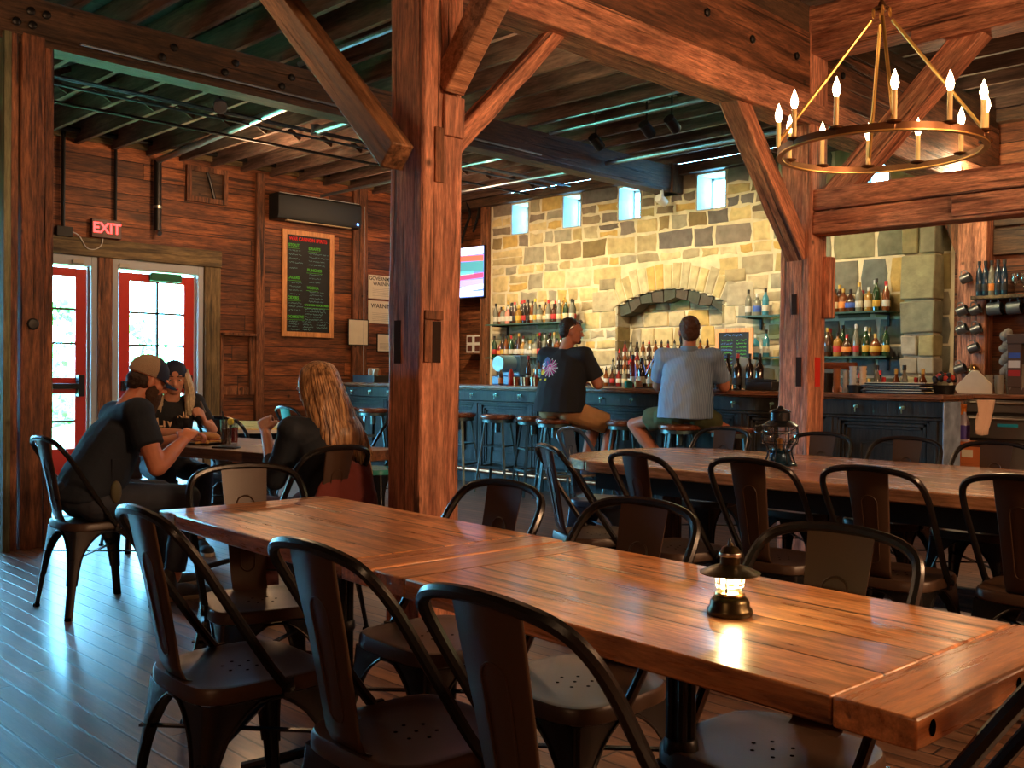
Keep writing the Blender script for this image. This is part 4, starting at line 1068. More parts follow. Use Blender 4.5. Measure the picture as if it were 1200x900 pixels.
t = thing('bar_box', 'green slatted crate on the bar left of the man in black', 'crate', (7.72, 7.08, BT))
g_ = MB()
for k in range(4): g_.b2((-.09, -.10, .01 + .045 * k), (-.085, .10, .048 + .045 * k)); g_.b2((.085, -.10, .01 + .045 * k), (.09, .10, .048 + .045 * k)); g_.b2((-.09, -.10, .01 + .045 * k), (.09, -.095, .048 + .045 * k)); g_.b2((-.09, .095, .01 + .045 * k), (.09, .10, .048 + .045 * k))
g_.b2((-.09, -.1, 0), (.09, .1, .01))
g_.build('slats', mat('crate_green', (.04, .22, .16), .5), t)
for k in range(5): simple('fruit', '%s citrus fruit from the left in the green bar crate' % ORD[k], 'fruit', MB().ell((0, 0, 0), (.028, .028, .028)), mat('citrus_%d' % (k % 3), ((.2, .5, .05), (.8, .55, .03), (.7, .1, .03))[k % 3], .5), (7.72, 7.15 - k * .036, BT + .19 + .004 * (k % 2)), group='fruit in the bar crate')
simple('napkin_caddy', 'flat green bar mat box beside the slatted crate', 'box', MB().b2((-.08, -.10, 0), (.08, .10, .07)), mat('mat_green', (.03, .28, .20), .5), (7.70, 6.80, BT), bevel=.006)
for k in range(5):
    simple('steel_cup', 'small metal shaker cup on the bar, %s from the left beside the ketchup' % ORD[k], 'cup', MB().lathe([(0, 0), (.028, 0), (.036, .09), (.033, .09), (.026, .004), (0, .004)], 14, cap=False), M_steel if k % 2 else M_copper, (7.62 + .03 * (k % 2), 7.50 - k * .075, BT), group='shaker cups')
for k in range(6):
    bottle(['slim', 'tall', 'tall'][k % 3], ['brown', 'clear', 'amber'][k % 3], ['white', 'red', 'cream'][k % 3], ['red', 'black', 'gold'][k % 3], (7.86 + .05 * (k % 2), 7.55 - k * .095, BT), 'small bottle behind the shaker cups on the bar, %s from the left' % ORD[k], 'bottles behind the shaker cups')
# point of sale screen, garnish pots and bar mats
t = thing('till_screen', 'tilted blue-lit till screen on the bar in front of the man in black', 'screen', (7.98, 5.98, BT), 2.2)
MB().b2((-.08, -.08, 0), (.08, .08, .012)).bar((0, 0, .01), (-.03, 0, .16), .03, .03).build('stand', M_iron, t)
Ms = axes((0, 1, 0), (-.45, 0, .9), (.9, 0, .45))
MB().box((0, 0, .19), (.34, .23, .018), rot=axes((0, 1, 0), Vector((-.45, 0, .893)), Vector((.893, 0, .45)))).build('case', M_iron, t, bevel=.005)
MB().box((.0095, 0, .1945), (.31, .20, .002), rot=axes((0, 1, 0), Vector((-.45, 0, .893)), Vector((.893, 0, .45)))).build('display', mat('till_display', (.1, .2, .5), .3, emit=(.22, .38, .9), es=.9), t)
t = thing('till_screen', 'dark till seen from behind beside the blue-lit screen', 'screen', (8.05, 5.84, BT), 0)
MB().b2((-.06, -.09, 0), (.06, .09, .03)).build('stand', M_iron, t, bevel=.004)
MB().box((0, 0, .10), (.02, .2, .15), rot=Matrix.Rotation(.3, 3, 'Y')).build('case', mat('till_brown', (.12, .07, .04), .5), t, bevel=.004)
for k, (c_, f_) in enumerate((((.05, .30, .25), (.25, .6, .05)), ((.6, .30, .15), (.7, .25, .1)))):
    t = thing('garnish_pot', ('teal garnish pot with lime wedges', 'copper garnish pot with orange slices')[k] + ' beside the hand of the man in black', 'pot', (7.60, 5.95 - k * .12, BT))
    MB().lathe([(0, 0), (.038, 0), (.042, .06), (.038, .06), (.035, .006), (0, .006)], 14, cap=False).build('pot', mat('pot%d' % k, c_, .3, metal=.5), t)
    g_ = MB()
    for q in range(5): g_.ell((.015 * math.cos(q * 1.3), .015 * math.sin(q * 1.3), .06 + .006 * (q % 2)), (.018, .012, .01), M=rotz(q))
    g_.build('garnish', mat('garn%d' % k, f_, .5), t)
t = thing('serving_board', 'dark serving board lying on the bar between the two men', 'board', (7.62, 5.55, BT)); MB().b2((-.11, -.25, 0), (.11, .25, .014)).build('board', M_darkb['Y'], t, bevel=.004); MB().b2((-.02, -.34, .002), (.02, -.25, .012)).build('handle', M_darkb['Y'], t, bevel=.004)
for k in range(2): simple('paper_stack', 'folded white napkin stack on the bar board, %s' % ('left one' if k == 0 else 'right one'), 'napkins', MB().b2((-.05, -.05, 0), (.05, .05, .035)).b2((-.045, -.048, .035), (.048, .045, .06)), M_paper, (7.72, 5.66 - k * .17, BT + .0145), .2, 'napkins on the board')
t = thing('beer_tower', 'steel beer tap tower with white ball handle beside the man in blue', 'tap', (8.6, 5.97, 0))
MB().lathe([(.05, .9), (.035, .93), (.03, 1.45), (.028, 1.50), (0, 1.52)], 14).build('column', M_steel, t)
MB().lathe([(.012, 1.5), (.014, 1.56), (.035, 1.60), (.04, 1.64), (.03, 1.68), (0, 1.69)], 14).build('handle', mat('tap_ball', (.45, .6, .8), .15), t)
MB().b2((-.2, -.25, 0), (.2, .25, .90)).build('tap_cabinet', M_barwood, t, bevel=.004)
# chalkboard standing on the back counter
def board(name, label, cat, w_, h_, fr, loc, face, mt=M_frame):
    t = thing(name, label, cat, loc)
    P = (lambda u, z, d_: (u, d_, z)) if face == 'NY' else (lambda u, z, d_: (d_, -u, z))
    mb = MB()
    def bb(u0, z0, u1, z1, d0, d1): mb.b2(P(u0, z0, d0), P(u1, z1, d1))
    bb(-w_ / 2, -h_ / 2, -w_ / 2 + fr, h_ / 2, -.025, 0); bb(w_ / 2 - fr, -h_ / 2, w_ / 2, h_ / 2, -.025, 0)
    bb(-w_ / 2 + fr, -h_ / 2, w_ / 2 - fr, -h_ / 2 + fr, -.025, 0); bb(-w_ / 2 + fr, h_ / 2 - fr, w_ / 2 - fr, h_ / 2, -.025, 0)
    mb.build('frame', mt, t, bevel=.002)
    mb = MB(); bb(-w_ / 2 + fr, -h_ / 2 + fr, w_ / 2 - fr, h_ / 2 - fr, -.012, -.002); mb.build('slate', M_slate, t)
    return t, P
def scribble(parent, P, u, z, wd, ht, mt, d=-.014, r=.0028):
    """a hand-chalked, illegible menu line"""
    pts = []; n = int(wd / ht * 3.2); x = u
    mb = MB(); cur = []
    for k in range(n):
        x += wd / n
        if random.random() < .09 and len(cur) > 2: mb.tube(cur, r, 4); cur = []; continue
        cur.append(P(x, z + random.uniform(-.5, .5) * ht * (1 if k % 2 else .6), d))
    if len(cur) > 1: mb.tube(cur, r, 4)
    return mb.build('chalk_line', mt, parent, smooth=False)
t, P = board('chalkboard', 'tall wood-framed menu chalkboard on the plank wall under the air conditioner', 'chalkboard', .80, 1.40, .065, (7.40, YL - .005, 2.36), 'NY')
text('heading', 'WAR CANNON SPIRITS', .068, (-.005, -.0135, .585), FACE_NY, M_chR, t, bold=.0016, sx=.82)
def head(s_, u, z, sz=.052, mt=M_chG):
    text('heading', s_, sz, (u, -.0135, z), FACE_NY, mt, t, align='LEFT', bold=.001)
    MB().bar((u - .01, -.0135, z - .038), (u + len(s_) * sz * .66, -.0135, z - .038), .002, .004).build('underline', mt, t)
head('STOUT', -.31, .50); head('LAGERS', -.32, .075); head('CIDERS', -.32, -.19); head('DOMESTIC', -.32, -.44)
head('DRAFTS', .0, .475); head('PUNCHES', -.02, .19); head('VODKA', -.02, -.045); head('CANNON COCKTAILS', -.06, -.275, .037)
def lines(u, z, n, wd, dz=.052, mt=M_chB):
    for k in range(n): scribble(t, P, u + random.uniform(0, .02), z - k * dz, wd * random.uniform(.75, 1), .022, mt)
lines(-.31, .43, 4, .22); lines(-.31, .20, 1, .14); lines(-.31, .01, 4, .22, .05); lines(-.31, -.26, 3, .22, .045); lines(-.32, -.50, 4, .17, .035)
lines(-.01, .41, 4, .33, .05); lines(0, .13, 3, .24, .05); lines(0, -.10, 4, .26, .042); lines(-.06, -.325, 5, .34, .036); lines(-.10, -.50, 4, .17, .035); lines(.12, -.50, 3, .2, .035)
t, P = board('chalkboard', 'small wood-framed cocktail chalkboard standing on the back bar right of the man in blue', 'chalkboard', .47, .66, .045, (9.33, 5.85, 1.385), 'NX')
for k in range(14): scribble(t, P, -.17, .20 - k * .035, .15, .020, (M_chG, M_chb2)[k % 2], r=.0024)
for k in range(11): scribble(t, P, .02, .20 - k * .038, .13, .020, M_chG if k < 6 else M_chY, r=.0024)
scribble(t, P, -.14, .25, .24, .034, M_chb2, r=.004)
MB().b2((-.03, -.2, -.44), (0, .2, -.33)).build('stand', M_darkb['Y'], t)
# dark bins, bins of napkins and cup sleeves, menus at the right-hand end of the bar
simple('caddy_box', 'low black condiment tray on the bar just left of the orange post', 'box', MB().b2((-.07, -.13, 0), (.07, .13, .08)).b2((-.05, -.11, .08), (.05, .11, .10)), mat('black_plastic', (.02, .02, .02), .4), (7.72, 4.55, BT), bevel=.008)
simple('cream_card', 'cream drinks card leaning behind the bar left of the orange post', 'card', MB().box((0, 0, .15), (.01, .17, .28), rot=Matrix.Rotation(.2, 3, 'X')), M_paper, (7.84, 4.80, BT))
simple('bin', 'black plastic bin on the bar right of the orange post', 'bin', MB().lathe([(0, 0), (.085, 0), (.10, .16), (.092, .16), (.08, .01), (0, .01)], 4, M=rotz(PI / 4), cap=False), mat('black_plastic', (.02, .02, .02), .4), (7.70, 3.98, BT))
simple('caddy_card', 'yellow note box on the bar beside the black bin', 'box', MB().b2((-.03, -.045, 0), (.03, .045, .12)), mat('note_yellow', (.75, .6, .25), .6), (7.68, 4.14, BT), bevel=.003)
simple('barrel_rail', 'polished reddish wooden roll standing behind the black bin', 'rail', MB().tube([(0, -.22, .22), (0, .22, .22)], .03, 12).b2((-.02, -.2, 0), (.02, -.16, .2)).b2((-.02, .16, 0), (.02, .2, .2)), wood('polished_mahogany', (.16, .03, .01), (.35, .09, .03), 'Y', rough=.2, bump=.05), (7.86, 3.98, BT))
for k, (c_, h) in enumerate((((.35, .12, .04), .22), ((.62, .50, .35), .20), ((.55, .60, .62), .24), ((.72, .55, .36), .24))):
    t = thing('cup_stack', ('tall rust coloured cup stack', 'tall tan cup stack', 'tall grey cup stack', 'tall cream cup stack')[k] + ' on the bar right of the black bin', 'cups', (7.66 + .03 * (k % 2), 3.83 - .07 * k, BT), 0, 'paper cup stacks')
    for q in range(6): MB().lathe([(.024, q * h / 7), (.030, q * h / 7 + h / 6), (.032, q * h / 7 + h / 6), (.030, q * h / 7 + h / 6 + .003)], 12).build('cup', mat('cup%d' % k, c_, .5), t)
t = thing('ashtray_bowl', 'round black bowl on the bar left of the menu stack', 'bowl', (7.56, 3.62, BT)); MB().lathe([(0, 0), (.05, 0), (.062, .05), (.058, .05), (.045, .008), (0, .008)], 18, cap=False).build('bowl', mat('bowl_blk', (.015, .02, .025), .3), t)
MB().lathe([(0, .051), (.064, .051), (.066, .062), (0, .066)], 18, cap=False).build('lid', mat('bowl_blk', (.015, .02, .025), .3), t)
for k in range(5):
    simple('menu', 'black menu folder stacked at the right end of the bar, %s from bottom' % ORD[k], 'menu', MB().box((0, 0, 0), (.22, .48, .012)).box((-.002, 0, .008), (.205, .46, .005), mi=1), [mat('menu_black', (.02, .02, .022), .35), M_paper], (7.62, 3.28 + .03 * (k % 2), BT + .0065 + .0175 * k), .05 * (k % 3 - 1) , 'menu folders')
for k, (y, x) in enumerate(((3.62, 7.95), (3.54, 7.9), (3.45, 7.93), (3.37, 7.9), (3.29, 7.94), (3.22, 7.9))):
    bottle(['slim', 'round', 'tall'][k % 3], ['clear', 'dark', 'amber'][k % 3], ['red', 'yellow', 'white'][k % 3], ['black', 'red', 'gold'][k % 3], (x, y, BT - .1), 'small bitters bottle behind the menu stack, %s from the left' % ORD[k], 'bitters bottles')
t = thing('napkin_rolls', 'basket of black napkin rolls with red bands beside the menus', 'basket', (7.74, 2.99, BT))
MB().lathe([(0, 0), (.07, 0), (.085, .07), (.08, .07), (.065, .01), (0, .01)], 14, cap=False).build('basket', M_iron, t)
for k in range(24):
    a = k * 2.4; r_ = .012 + .065 * math.sqrt(k / 24); MB().ell((r_ * math.cos(a), r_ * math.sin(a), .10 + .045 * (1 - k / 24) + .012 * (k % 2)), (.022, .022, .022), seg=8, rings=5).build('roll', mat('roll_blk', (.015, .013, .015), .6) if k % 3 else mat('roll_red', (.5, .05, .03), .6), t)
for k, (y, x) in enumerate(((5.28, 7.7), (5.22, 7.62))):
    simple('salt_pot', 'small white-topped shaker right of the arm of the man in blue, %s' % ('left' if k == 0 else 'right'), 'shaker', MB().lathe([(0, 0), (.022, 0), (.024, .05), (.01, .08), (0, .085)], 10, cap=False), M_white, (x, y, BT))

# ------------------------------------------------------------ service corner at the right
t = thing('service_counter', 'stainless under-counter cooler with a brown top at the right of the bar', 'cooler', (8.6, 0, 0))
MB().b2((.0, 1.5, .12), (.6, 3.16, 1.03)).build('body', mat('dark_steel', (.12, .11, .10), .3, metal=.9), t, bevel=.004)
MB().b2((-.04, 1.5, 1.03), (.62, 3.30, 1.065)).build('counter_top', M_bartop, t, bevel=.006)
for k, (z0, z1) in enumerate(((.915, 1.015), (.70, .885), (.42, .67))):
    f_ = MB().b2((-.02, 2.3, z0), (0, 3.14, z1)); f_.build('drawer', mat('drawer_steel', (.30, .28, .26), .35, metal=.9), t, bevel=.003)
    MB().tube([(-.045, 2.34, z1 - .02), (-.045, 3.10, z1 - .02)], .010, 8).build('handle', M_steel, t)
MB().b2((-.024, 2.72, .80), (-.02, 2.88, .825)).build('badge', mat('badge_blue', (.02, .35, .55), .3), t)
MB().b2((.05, 1.5, 0), (.6, 3.16, .12)).build('plinth', M_iron, t)
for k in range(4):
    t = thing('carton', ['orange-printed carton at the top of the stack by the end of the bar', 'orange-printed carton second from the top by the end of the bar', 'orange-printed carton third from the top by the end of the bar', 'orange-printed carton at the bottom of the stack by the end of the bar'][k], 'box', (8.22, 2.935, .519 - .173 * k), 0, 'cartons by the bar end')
    MB().b2((-.12, -.105, 0), (.12, .105, .171)).build('box', mat('carton_orange', (.55, .16, .05), .6), t, bevel=.002)
    MB().b2((-.1215, -.035, .05), (-.12, .05, .11)).b2((-.1215, -.10, .135), (-.12, .08, .150), mi=1).build('print', [M_paper, mat('carton_ink', (.10, .02, .01), .6)], t)
    MB().b2((-.121, -.1065, 0), (.12, -.105, .171)).build('blue_lit_side', mat('carton_blue_lit', (.40, .45, .50), .6), t)  # thin sheet whose colour stands for the blue light on this side
t = thing('spray_bottle', 'clear spray bottle with violet label and orange trigger on the cartons', 'bottle', (8.14, 2.985, .692))
MB().lathe([(0, 0), (.042, 0), (.045, .01), (.045, .15), (.02, .21), (.016, .24), (0, .24)], 16, cap=False).build('body', mat('spray_body', (.55, .50, .62), .2), t)
MB().lathe([(.0458, .02), (.0458, .13)], 16, cap=False).build('paper_label', mat('label_violet', (.12, .08, .45), .5), t)
MB().lathe([(.018, .235), (.018, .265), (.01, .27)], 10).b2((-.05, -.012, .265), (.025, .012, .30)).bar((-.03, 0, .268), (-.05, 0, .215), .014, .006).build('trigger', mat('trigger_orange', (.85, .25, .03), .4), t)
t = thing('bar_towel', 'cream towel hanging from the end of the bar beside the spray bottle', 'towel', (7.99, 2.86, 0))
tw = MB(); vs = []
for i in range(9):
    for k in range(12):
        u = k / 11; v = i / 8
        vs.append((.12 * u * (1 - .25 * v) + .012 * math.sin(u * 14 + v * 2), -.02 - .08 * u * (1 - .3 * v) - .012 * math.sin(u * 14 + v * 3), 1.03 - v * .26 - .02 * math.sin(u * PI) * (v > .9)))
fs = [(i * 12 + k, i * 12 + k + 1, (i + 1) * 12 + k + 1, (i + 1) * 12 + k) for i in range(8) for k in range(11)]
o = tw.add(vs, fs).build('cloth', mat('towel_cream', (.80, .55, .40), .9, bump=.3), t); so = o.modifiers.new('solid', 'SOLIDIFY'); so.thickness = .008
MB().tube([(-.14, -.005, 1.0), (-.14, -.03, 1.03), (0.02, -.03, 1.03)], .004, 6).build('hook', M_steel, t)
t = thing('cutting_board', 'cream cutting board leaning on the service counter', 'board', (8.75, 3.16, 1.066)); MB().prism([(-.18, 0), (.10, 0), (.13, .05), (-.02, .20), (-.07, .20), (-.18, .08)], -.01, .01, 'x').build('board', M_paper, t, bevel=.003)
t.rotation_euler = (0, -.15, 0)
for k in range(9):
    t = thing('tumbler', 'clear plastic tumbler stack on the service counter, %s from the left' % ORD[k], 'glass', (8.78 + .1 * (k % 2), 3.02 - .045 * k, 1.066), 0, 'tumblers on the service counter')
    for q in range(3 + (k > 2) * 3): MB().lathe([(.027, .03 * q), (.036, .03 * q + .10), (.034, .03 * q + .10), (.026, .03 * q + .004)], 12, cap=False).build('cup', M_film, t)
for k in range(14): simple('wrapped_cup', 'crinkled clear wrapper piled over the tumblers, piece %s' % ORD[k], 'wrapper', MB().ell((0, 0, 0), (.03, .04, .05), M=Matrix.Rotation(k, 3, 'X')), M_film, (8.88, 2.93 - .02 * (k % 4), 1.25 + .025 * k), group='clear wrappers')
t = thing('coffee_machine', 'tall dark drink dispenser at the right picture edge with small coloured labels', 'machine', (8.85, 2.66, 1.066))
MB().b2((-.10, -.2, .0), (.2, .2, .06)).b2((-.12, .09, .06), (.2, .2, .42)).b2((.05, -.2, .06), (.2, .09, .42)).b2((-.14, -.2, .42), (.2, .2, .50)).build('housing', mat('dispenser_dark', (.10, .065, .05), .4), t, bevel=.005)
MB().b2((-.124, .10, .30), (-.12, .19, .345), mi=0).b2((-.124, .10, .22), (-.12, .19, .28), mi=2).b2((-.124, .10, .15), (-.12, .19, .20), mi=1).build('labels', [mat('label_blue', LBL['blue'], .5), mat('label_red', LBL['red'], .5), M_white], t)
MB().lathe([(.03, .50), (.05, .52), (.05, .58), (.0, .59)], 14, c=(0, 0, 0)).build('hopper', M_brass, t)
t = thing('wall_shelf', 'wooden wall shelf of glasses in the right corner', 'shelf', (9.62, 0, 1.96))
MB().b2((-.10, 1.6, -.03), (.15, 3.45, 0)).build('board', M_lint['X'], t, bevel=.004)
MB().b2((.0, 3.0, -.12), (.15, 3.03, -.03)).b2((.0, 1.9, -.12), (.15, 1.93, -.03)).build('bracket', M_iron, t)
for k in range(5): bottle('slim', 'deep blue' if k != 2 else 'clear', ['black', 'black', 'orange', 'black', 'black'][k], 'black', (9.60, 3.40 - .055 * k, 1.961), 'slim dark blue bottle on the corner wall shelf, %s from the left' % ORD[k], 'bottles on the corner shelf')
for k in range(6):
    simple('wine_glass', 'stemmed glass on the corner wall shelf, %s from the left' % ORD[k], 'glass', MB().lathe([(0, 0), (.03, 0), (.004, .006), (.004, .07), (.02, .09), (.034, .13), (.028, .19), (.026, .19), (.032, .13), (0, .075)], 14, cap=False), M_cglass, (9.58 + .05 * (k % 2), 3.08 - .06 * k, 1.961), group='glasses on the corner shelf')
def mug(loc, label, tilt=0, r=.045, mt=None, group='hanging mugs', rz=0):
    t = thing('mug', label, 'mug', loc, rz, group); t.rotation_euler = (tilt, 0, rz)
    mt = mt or mat('tin_mug', (.22, .23, .24), rough=.3, metal=.8)
    MB().lathe([(0, -r), (r * .9, -r), (r, -r * .9), (r, r), (r * .93, r), (r * .9, -r * .8), (0, -r * .8)], 16, cap=False).build('cup', mt, t)
    MB().tube(catmull([(0, r, r * .6), (0, r * 1.6, r * .5), (0, r * 1.7, -r * .3), (0, r, -r * .6)], 4), .006, 6).build('handle', mt, t)
    return t
for k, (y, z, nm) in enumerate(((3.50, 2.13, 'topmost, alone'), (3.53, 1.83, 'upper row left'), (3.41, 1.83, 'upper row right'), (3.53, 1.655, 'middle row left'), (3.40, 1.65, 'middle row right'), (3.42, 1.475, 'single above the lowest pair'), (3.54, 1.285, 'lowest left'))):
    mug((9.54, y, z), 'tin mug hanging on the corner timber post, %s' % nm, tilt=1.2)
simple('woven_ball', 'gold and green ribbed tin hanging lowest right on the corner timber post', 'tin', MB().ell((0, 0, 0), (.05, .055, .05)).b2((-.05, -.01, -.055), (.05, .01, .055)), M_brass, (9.54, 3.42, 1.27))
for k in range(3): mug((9.60, 3.26 - .17 * k, 1.84), 'round grey steel pot hanging under the corner wall shelf, %s from the left' % ORD[k], tilt=1.5, r=.06, group='pots under the corner shelf', mt=mat('grey_pot', (.18, .21, .22), rough=.35, metal=.5))

# ------------------------------------------------------------ left wall furnishings
t = thing('exit_sign', 'illuminated red EXIT sign above the doors', 'sign', (4.69, YL, 2.79))
MB().b2((-.17, -.06, -.10), (.17, -.01, .11)).build('housing', mat('sign_housing', (.10, .03, .02), .4), t, bevel=.006)
text('lettering', 'EXIT', .165, (0, -.0615, .006), FACE_NY, mat('exit_red', (1, .05, .03), emit=(1, .03, .03), es=2.6), t, bold=.003, sx=.95)
t = thing('conduit', 'black conduit drop with junction box and white cable left of the exit sign', 'pipe', (0, YL - .05, 0))
MB().tube([(4.21, 0, 3.85), (4.21, 0, 2.75)], .022, 8).build('pipe', M_iron, t)
MB().b2((4.13, -.04, 2.66), (4.30, .03, 2.77)).build('junction_box', M_iron, t, bevel=.004)
MB().tube(catmull([(4.30, -.02, 2.72), (4.38, -.02, 2.68), (4.46, -.02, 2.56), (4.55, -.02, 2.55), (4.62, -.02, 2.60), (4.64, -.02, 2.68)], 5), .006, 6).build('cable', M_white, t)
tag(MB().tube([(4.795, YL - .04, 3.85), (4.795, YL - .04, 2.905)], .018, 8).build('conduit', M_iron), 'thin black conduit dropping to the exit sign', 'pipe')
t = thing('drain_pipe', 'black downpipe on the plank wall with a galvanised run towards the dark beam', 'pipe', (0, 0, 0))
MB().tube([(5.28, YL - .07, 3.66), (5.28, YL - .07, 2.84)], .045, 12).build('downpipe', M_iron, t)
MB().tube(catmull([(5.28, YL - .07, 2.9), (5.28, YL - .09, 2.83), (5.28, YL - .13, 2.80)], 3), .03, 10).lathe([(.05, 3.1), (.05, 3.13)], 12, c=(5.28, YL - .07, 0)).build('collar', M_steel, t)
MB().tube([(5.28, YL - .07, 3.66), (5.2, 10.0, 3.66), (5.07, 8.3, 3.67), (5.02, 7.15, 3.68)], .036, 12).build('galvanised_run', M_galv, t)
tag(MB().tube([(5.60, 8.35, 3.60), (5.60, 7.45, 3.60)], .04, 12).tube([(5.60, 8.35, 3.56), (5.60, 8.35, 3.66)], .05, 10).tube([(5.60, 7.45, 3.55), (5.60, 7.45, 3.68)], .045, 10).build('pipe_joint', M_galv), 'short galvanised pipe with elbows below the dark beam', 'pipe')
for k, (yy, zz, r_) in enumerate(((YL - .15, 3.83, .03), (9.25, 3.62, .016), (8.75, 3.64, .013), (8.62, 3.66, .013), (8.50, 3.64, .013))):
    tag(MB().tube([(XF + .1, yy, zz), (9.6, yy, zz)], r_, 8).build('ceiling_conduit', M_iron if k < 2 else mat('blued_conduit', (.08, .10, .13), .3, metal=.7)), ['thick black pipe running along the top of the plank wall', 'black conduit under the joists nearest the plank wall', 'thin conduit, first of three parallel ones under the left joists', 'thin conduit, middle of three parallel ones under the left joists', 'thin conduit, last of three parallel ones under the left joists'][k], 'pipe')
tag(MB().tube([(2.7, 6.86, 3.42), (7.3, 6.86, 3.42)], .010, 8).build('beam_cable_conduit', M_galv), 'thin bright conduit clipped along the lower edge of the long dark beam', 'pipe')
for k, (x, y0, y1, z, r_) in enumerate(((4.4, 3.6, 6.8, 3.66, .022), (7.1, 4.3, 6.85, 3.66, .012), (7.25, 4.4, 6.7, 3.60, .018), (8.35, 4.6, 6.88, 3.50, .026), (7.4, 7.05, 10.9, 3.50, .02), (8.6, 7.1, 9.9, 3.55, .016))):
    tag(MB().tube([(x, y0, z), (x, y1, z)], r_, 8).build('ceiling_conduit', M_galv), ['bright pipe crossing the joists beside the centre post', 'thin pipe above the track lights', 'lighting track carrying the dark spotlights right of the centre', 'galvanised pipe ending at the long dark beam near the stone wall', 'pipe crossing the far bay toward the television', 'thin pipe over the left bottle shelves'][k], 'pipe')
def spotlight(loc, aim, label, mt=None, r=.05, L=.15):
    t = thing('track_spotlight', label, 'spotlight', loc, 0, 'track spotlights')
    d_ = (Vector(aim) - Vector(loc)).normalized(); q = d_.to_track_quat('Z', 'Y').to_matrix()
    MB().lathe([(0, -L * .4), (r, -L * .4), (r, L * .6), (r * .88, L * .6), (r * .85, L * .4), (0, L * .4)], 16, M=q, cap=False).build('head', mt or M_iron, t)
    MB().tube([(0, 0, .02), (0, 0, 3.71 - loc[2])], .01, 6).b2((-.03, -.04, 3.69 - loc[2]), (.03, .04, 3.712 - loc[2])).build('mount', M_iron, t)
for (x, y, z, lb) in ((7.25, 6.10, 3.43, 'black track spotlight aimed at the stone wall, leftmost of the group of four'), (7.25, 5.50, 3.45, 'black track spotlight second from the left in the group of four'), (7.25, 5.22, 3.45, 'black track spotlight third from the left in the group of four'), (7.25, 4.60, 3.45, 'black track spotlight nearly behind the orange brace'), (7.4, 9.2, 3.36, 'black track spotlight in the far bay right of the centre post')):
    spotlight((x, y, z), (9.8, y + .2, 2.0), lb)
spotlight((4.42, 8.1, 3.57), (3.4, 6.0, 2.6), 'pale blue twin spotlight under the joists left of the knee brace', M_galv, .06, .16)
spotlight((6.9, 8.7, 3.48), (6.0, 8.0, 2.0), 'small grey spotlight beside the end of the knee brace', M_galv, .04, .1)
t = thing('security_camera', 'white bullet security camera at the top of the stone wall', 'camera', (9.40, 6.90, 3.24)); MB().lathe([(0, -.07), (.05, -.07), (.055, .05), (.045, .07), (0, .07)], 14, M=axes((0, 1, 0), (.3, 0, .95), (-.95, 0, .3)), cap=False).build('body', M_white, t); MB().tube([(.02, 0, 0), (.04, .03, .125)], .02, 8).build('mount', M_white, t)
t = thing('air_conditioner', 'black wall-mounted air conditioner above the tall chalkboard', 'air conditioner', (7.45, YL, 3.32))
MB().prism([(-.22, -.16), (-.24, -.10), (-.24, .14), (-.21, .165), (0, .165), (0, -.17), (-.14, -.17)], -.65, .65, 'x').build('housing', mat('ac_black', (.008, .010, .010), .55), t, bevel=.008)
MB().b2((-.5, -.21, -.178), (.5, -.15, -.165)).build('vent_slot', mat('ac_vent', (.45, .36, .20), .4), t)
MB().b2((.57, -.243, -.13), (.60, -.24, -.10)).build('indicator', mat('ac_led', (.1, .2, .9), emit=(.1, .25, 1), es=3), t)
MB().b2((-.62, -.225, .163), (.62, -.02, .168)).build('top_edge', M_white, t)
def notice(label, x0, x1, z0, z1, txt, y=YL - .012, fr=None):
    t = thing('notice', label, 'sign', ((x0 + x1) / 2, y, (z0 + z1) / 2)); w_, h = x1 - x0, z1 - z0
    MB().b2((-w_ / 2, -.004, -h / 2), (w_ / 2, .004, h / 2)).build('sheet', M_paper, t)
    if fr: MB().b2((-w_ / 2 - .012, -.006, -h / 2 - .012), (w_ / 2 + .012, .008, -h / 2)).b2((-w_ / 2 - .012, -.006, h / 2), (w_ / 2 + .012, .008, h / 2 + .012)).b2((-w_ / 2 - .012, -.006, -h / 2), (-w_ / 2, .008, h / 2)).b2((w_ / 2, -.006, -h / 2), (w_ / 2 + .012, .008, h / 2)).build('frame', M_iron, t)
    for (s_, sz, z) in txt: text('lettering', s_, sz, (0, -.0055, z), FACE_NY, M_ink, t, ext=.0006, bold=.001)
    for k in range(6):
        zz = -h * .05 - k * h * .065
        if txt: MB().b2((-w_ * .36, -.0052, zz), (w_ * random.uniform(.25, .38), -.0045, zz + .004)).build('small_print', mat('grey_print', (.35, .3, .22), .7), t)
    return t
notice('government warning notice high on the plank wall beside the centre post', 8.39, 8.90, 2.24, 2.57, [('GOVERNMENT', .072, .115), ('WARNING', .072, .045)])
notice('warning notice directly below the government warning', 8.39, 8.90, 1.89, 2.21, [('WARNING', .085, .085)])
notice('small framed certificate lowest beside the centre post', 8.56, 8.80, 1.50, 1.74, [('', .01, 0)], fr=1)
notice('blank cream panel on the wall timber right of the chalkboard', 8.02, 8.34, 1.58, 1.92, [], y=YL - .07, fr=1)
tag(MB().tube([(8.27, YL - .07, 3.5), (8.27, YL - .075, 1.06)], .006, 6).build('wall_cable', M_jamb), 'thin pale cable running down the wall timber beside the notices', 'cable')
t = thing('tray', 'black tray with folded napkins on the far end of the bar', 'tray', (7.62, 10.05, BT)); MB().b2((-.15, -.22, 0), (.15, .22, .015)).b2((-.15, -.22, .015), (-.14, .22, .09)).b2((.14, -.22, .015), (.15, .22, .09)).b2((-.14, -.22, .015), (.14, -.21, .09)).b2((-.14, .21, .015), (.14, .22, .09)).build('tray', mat('black_plastic', (.02, .02, .02), .4), t)
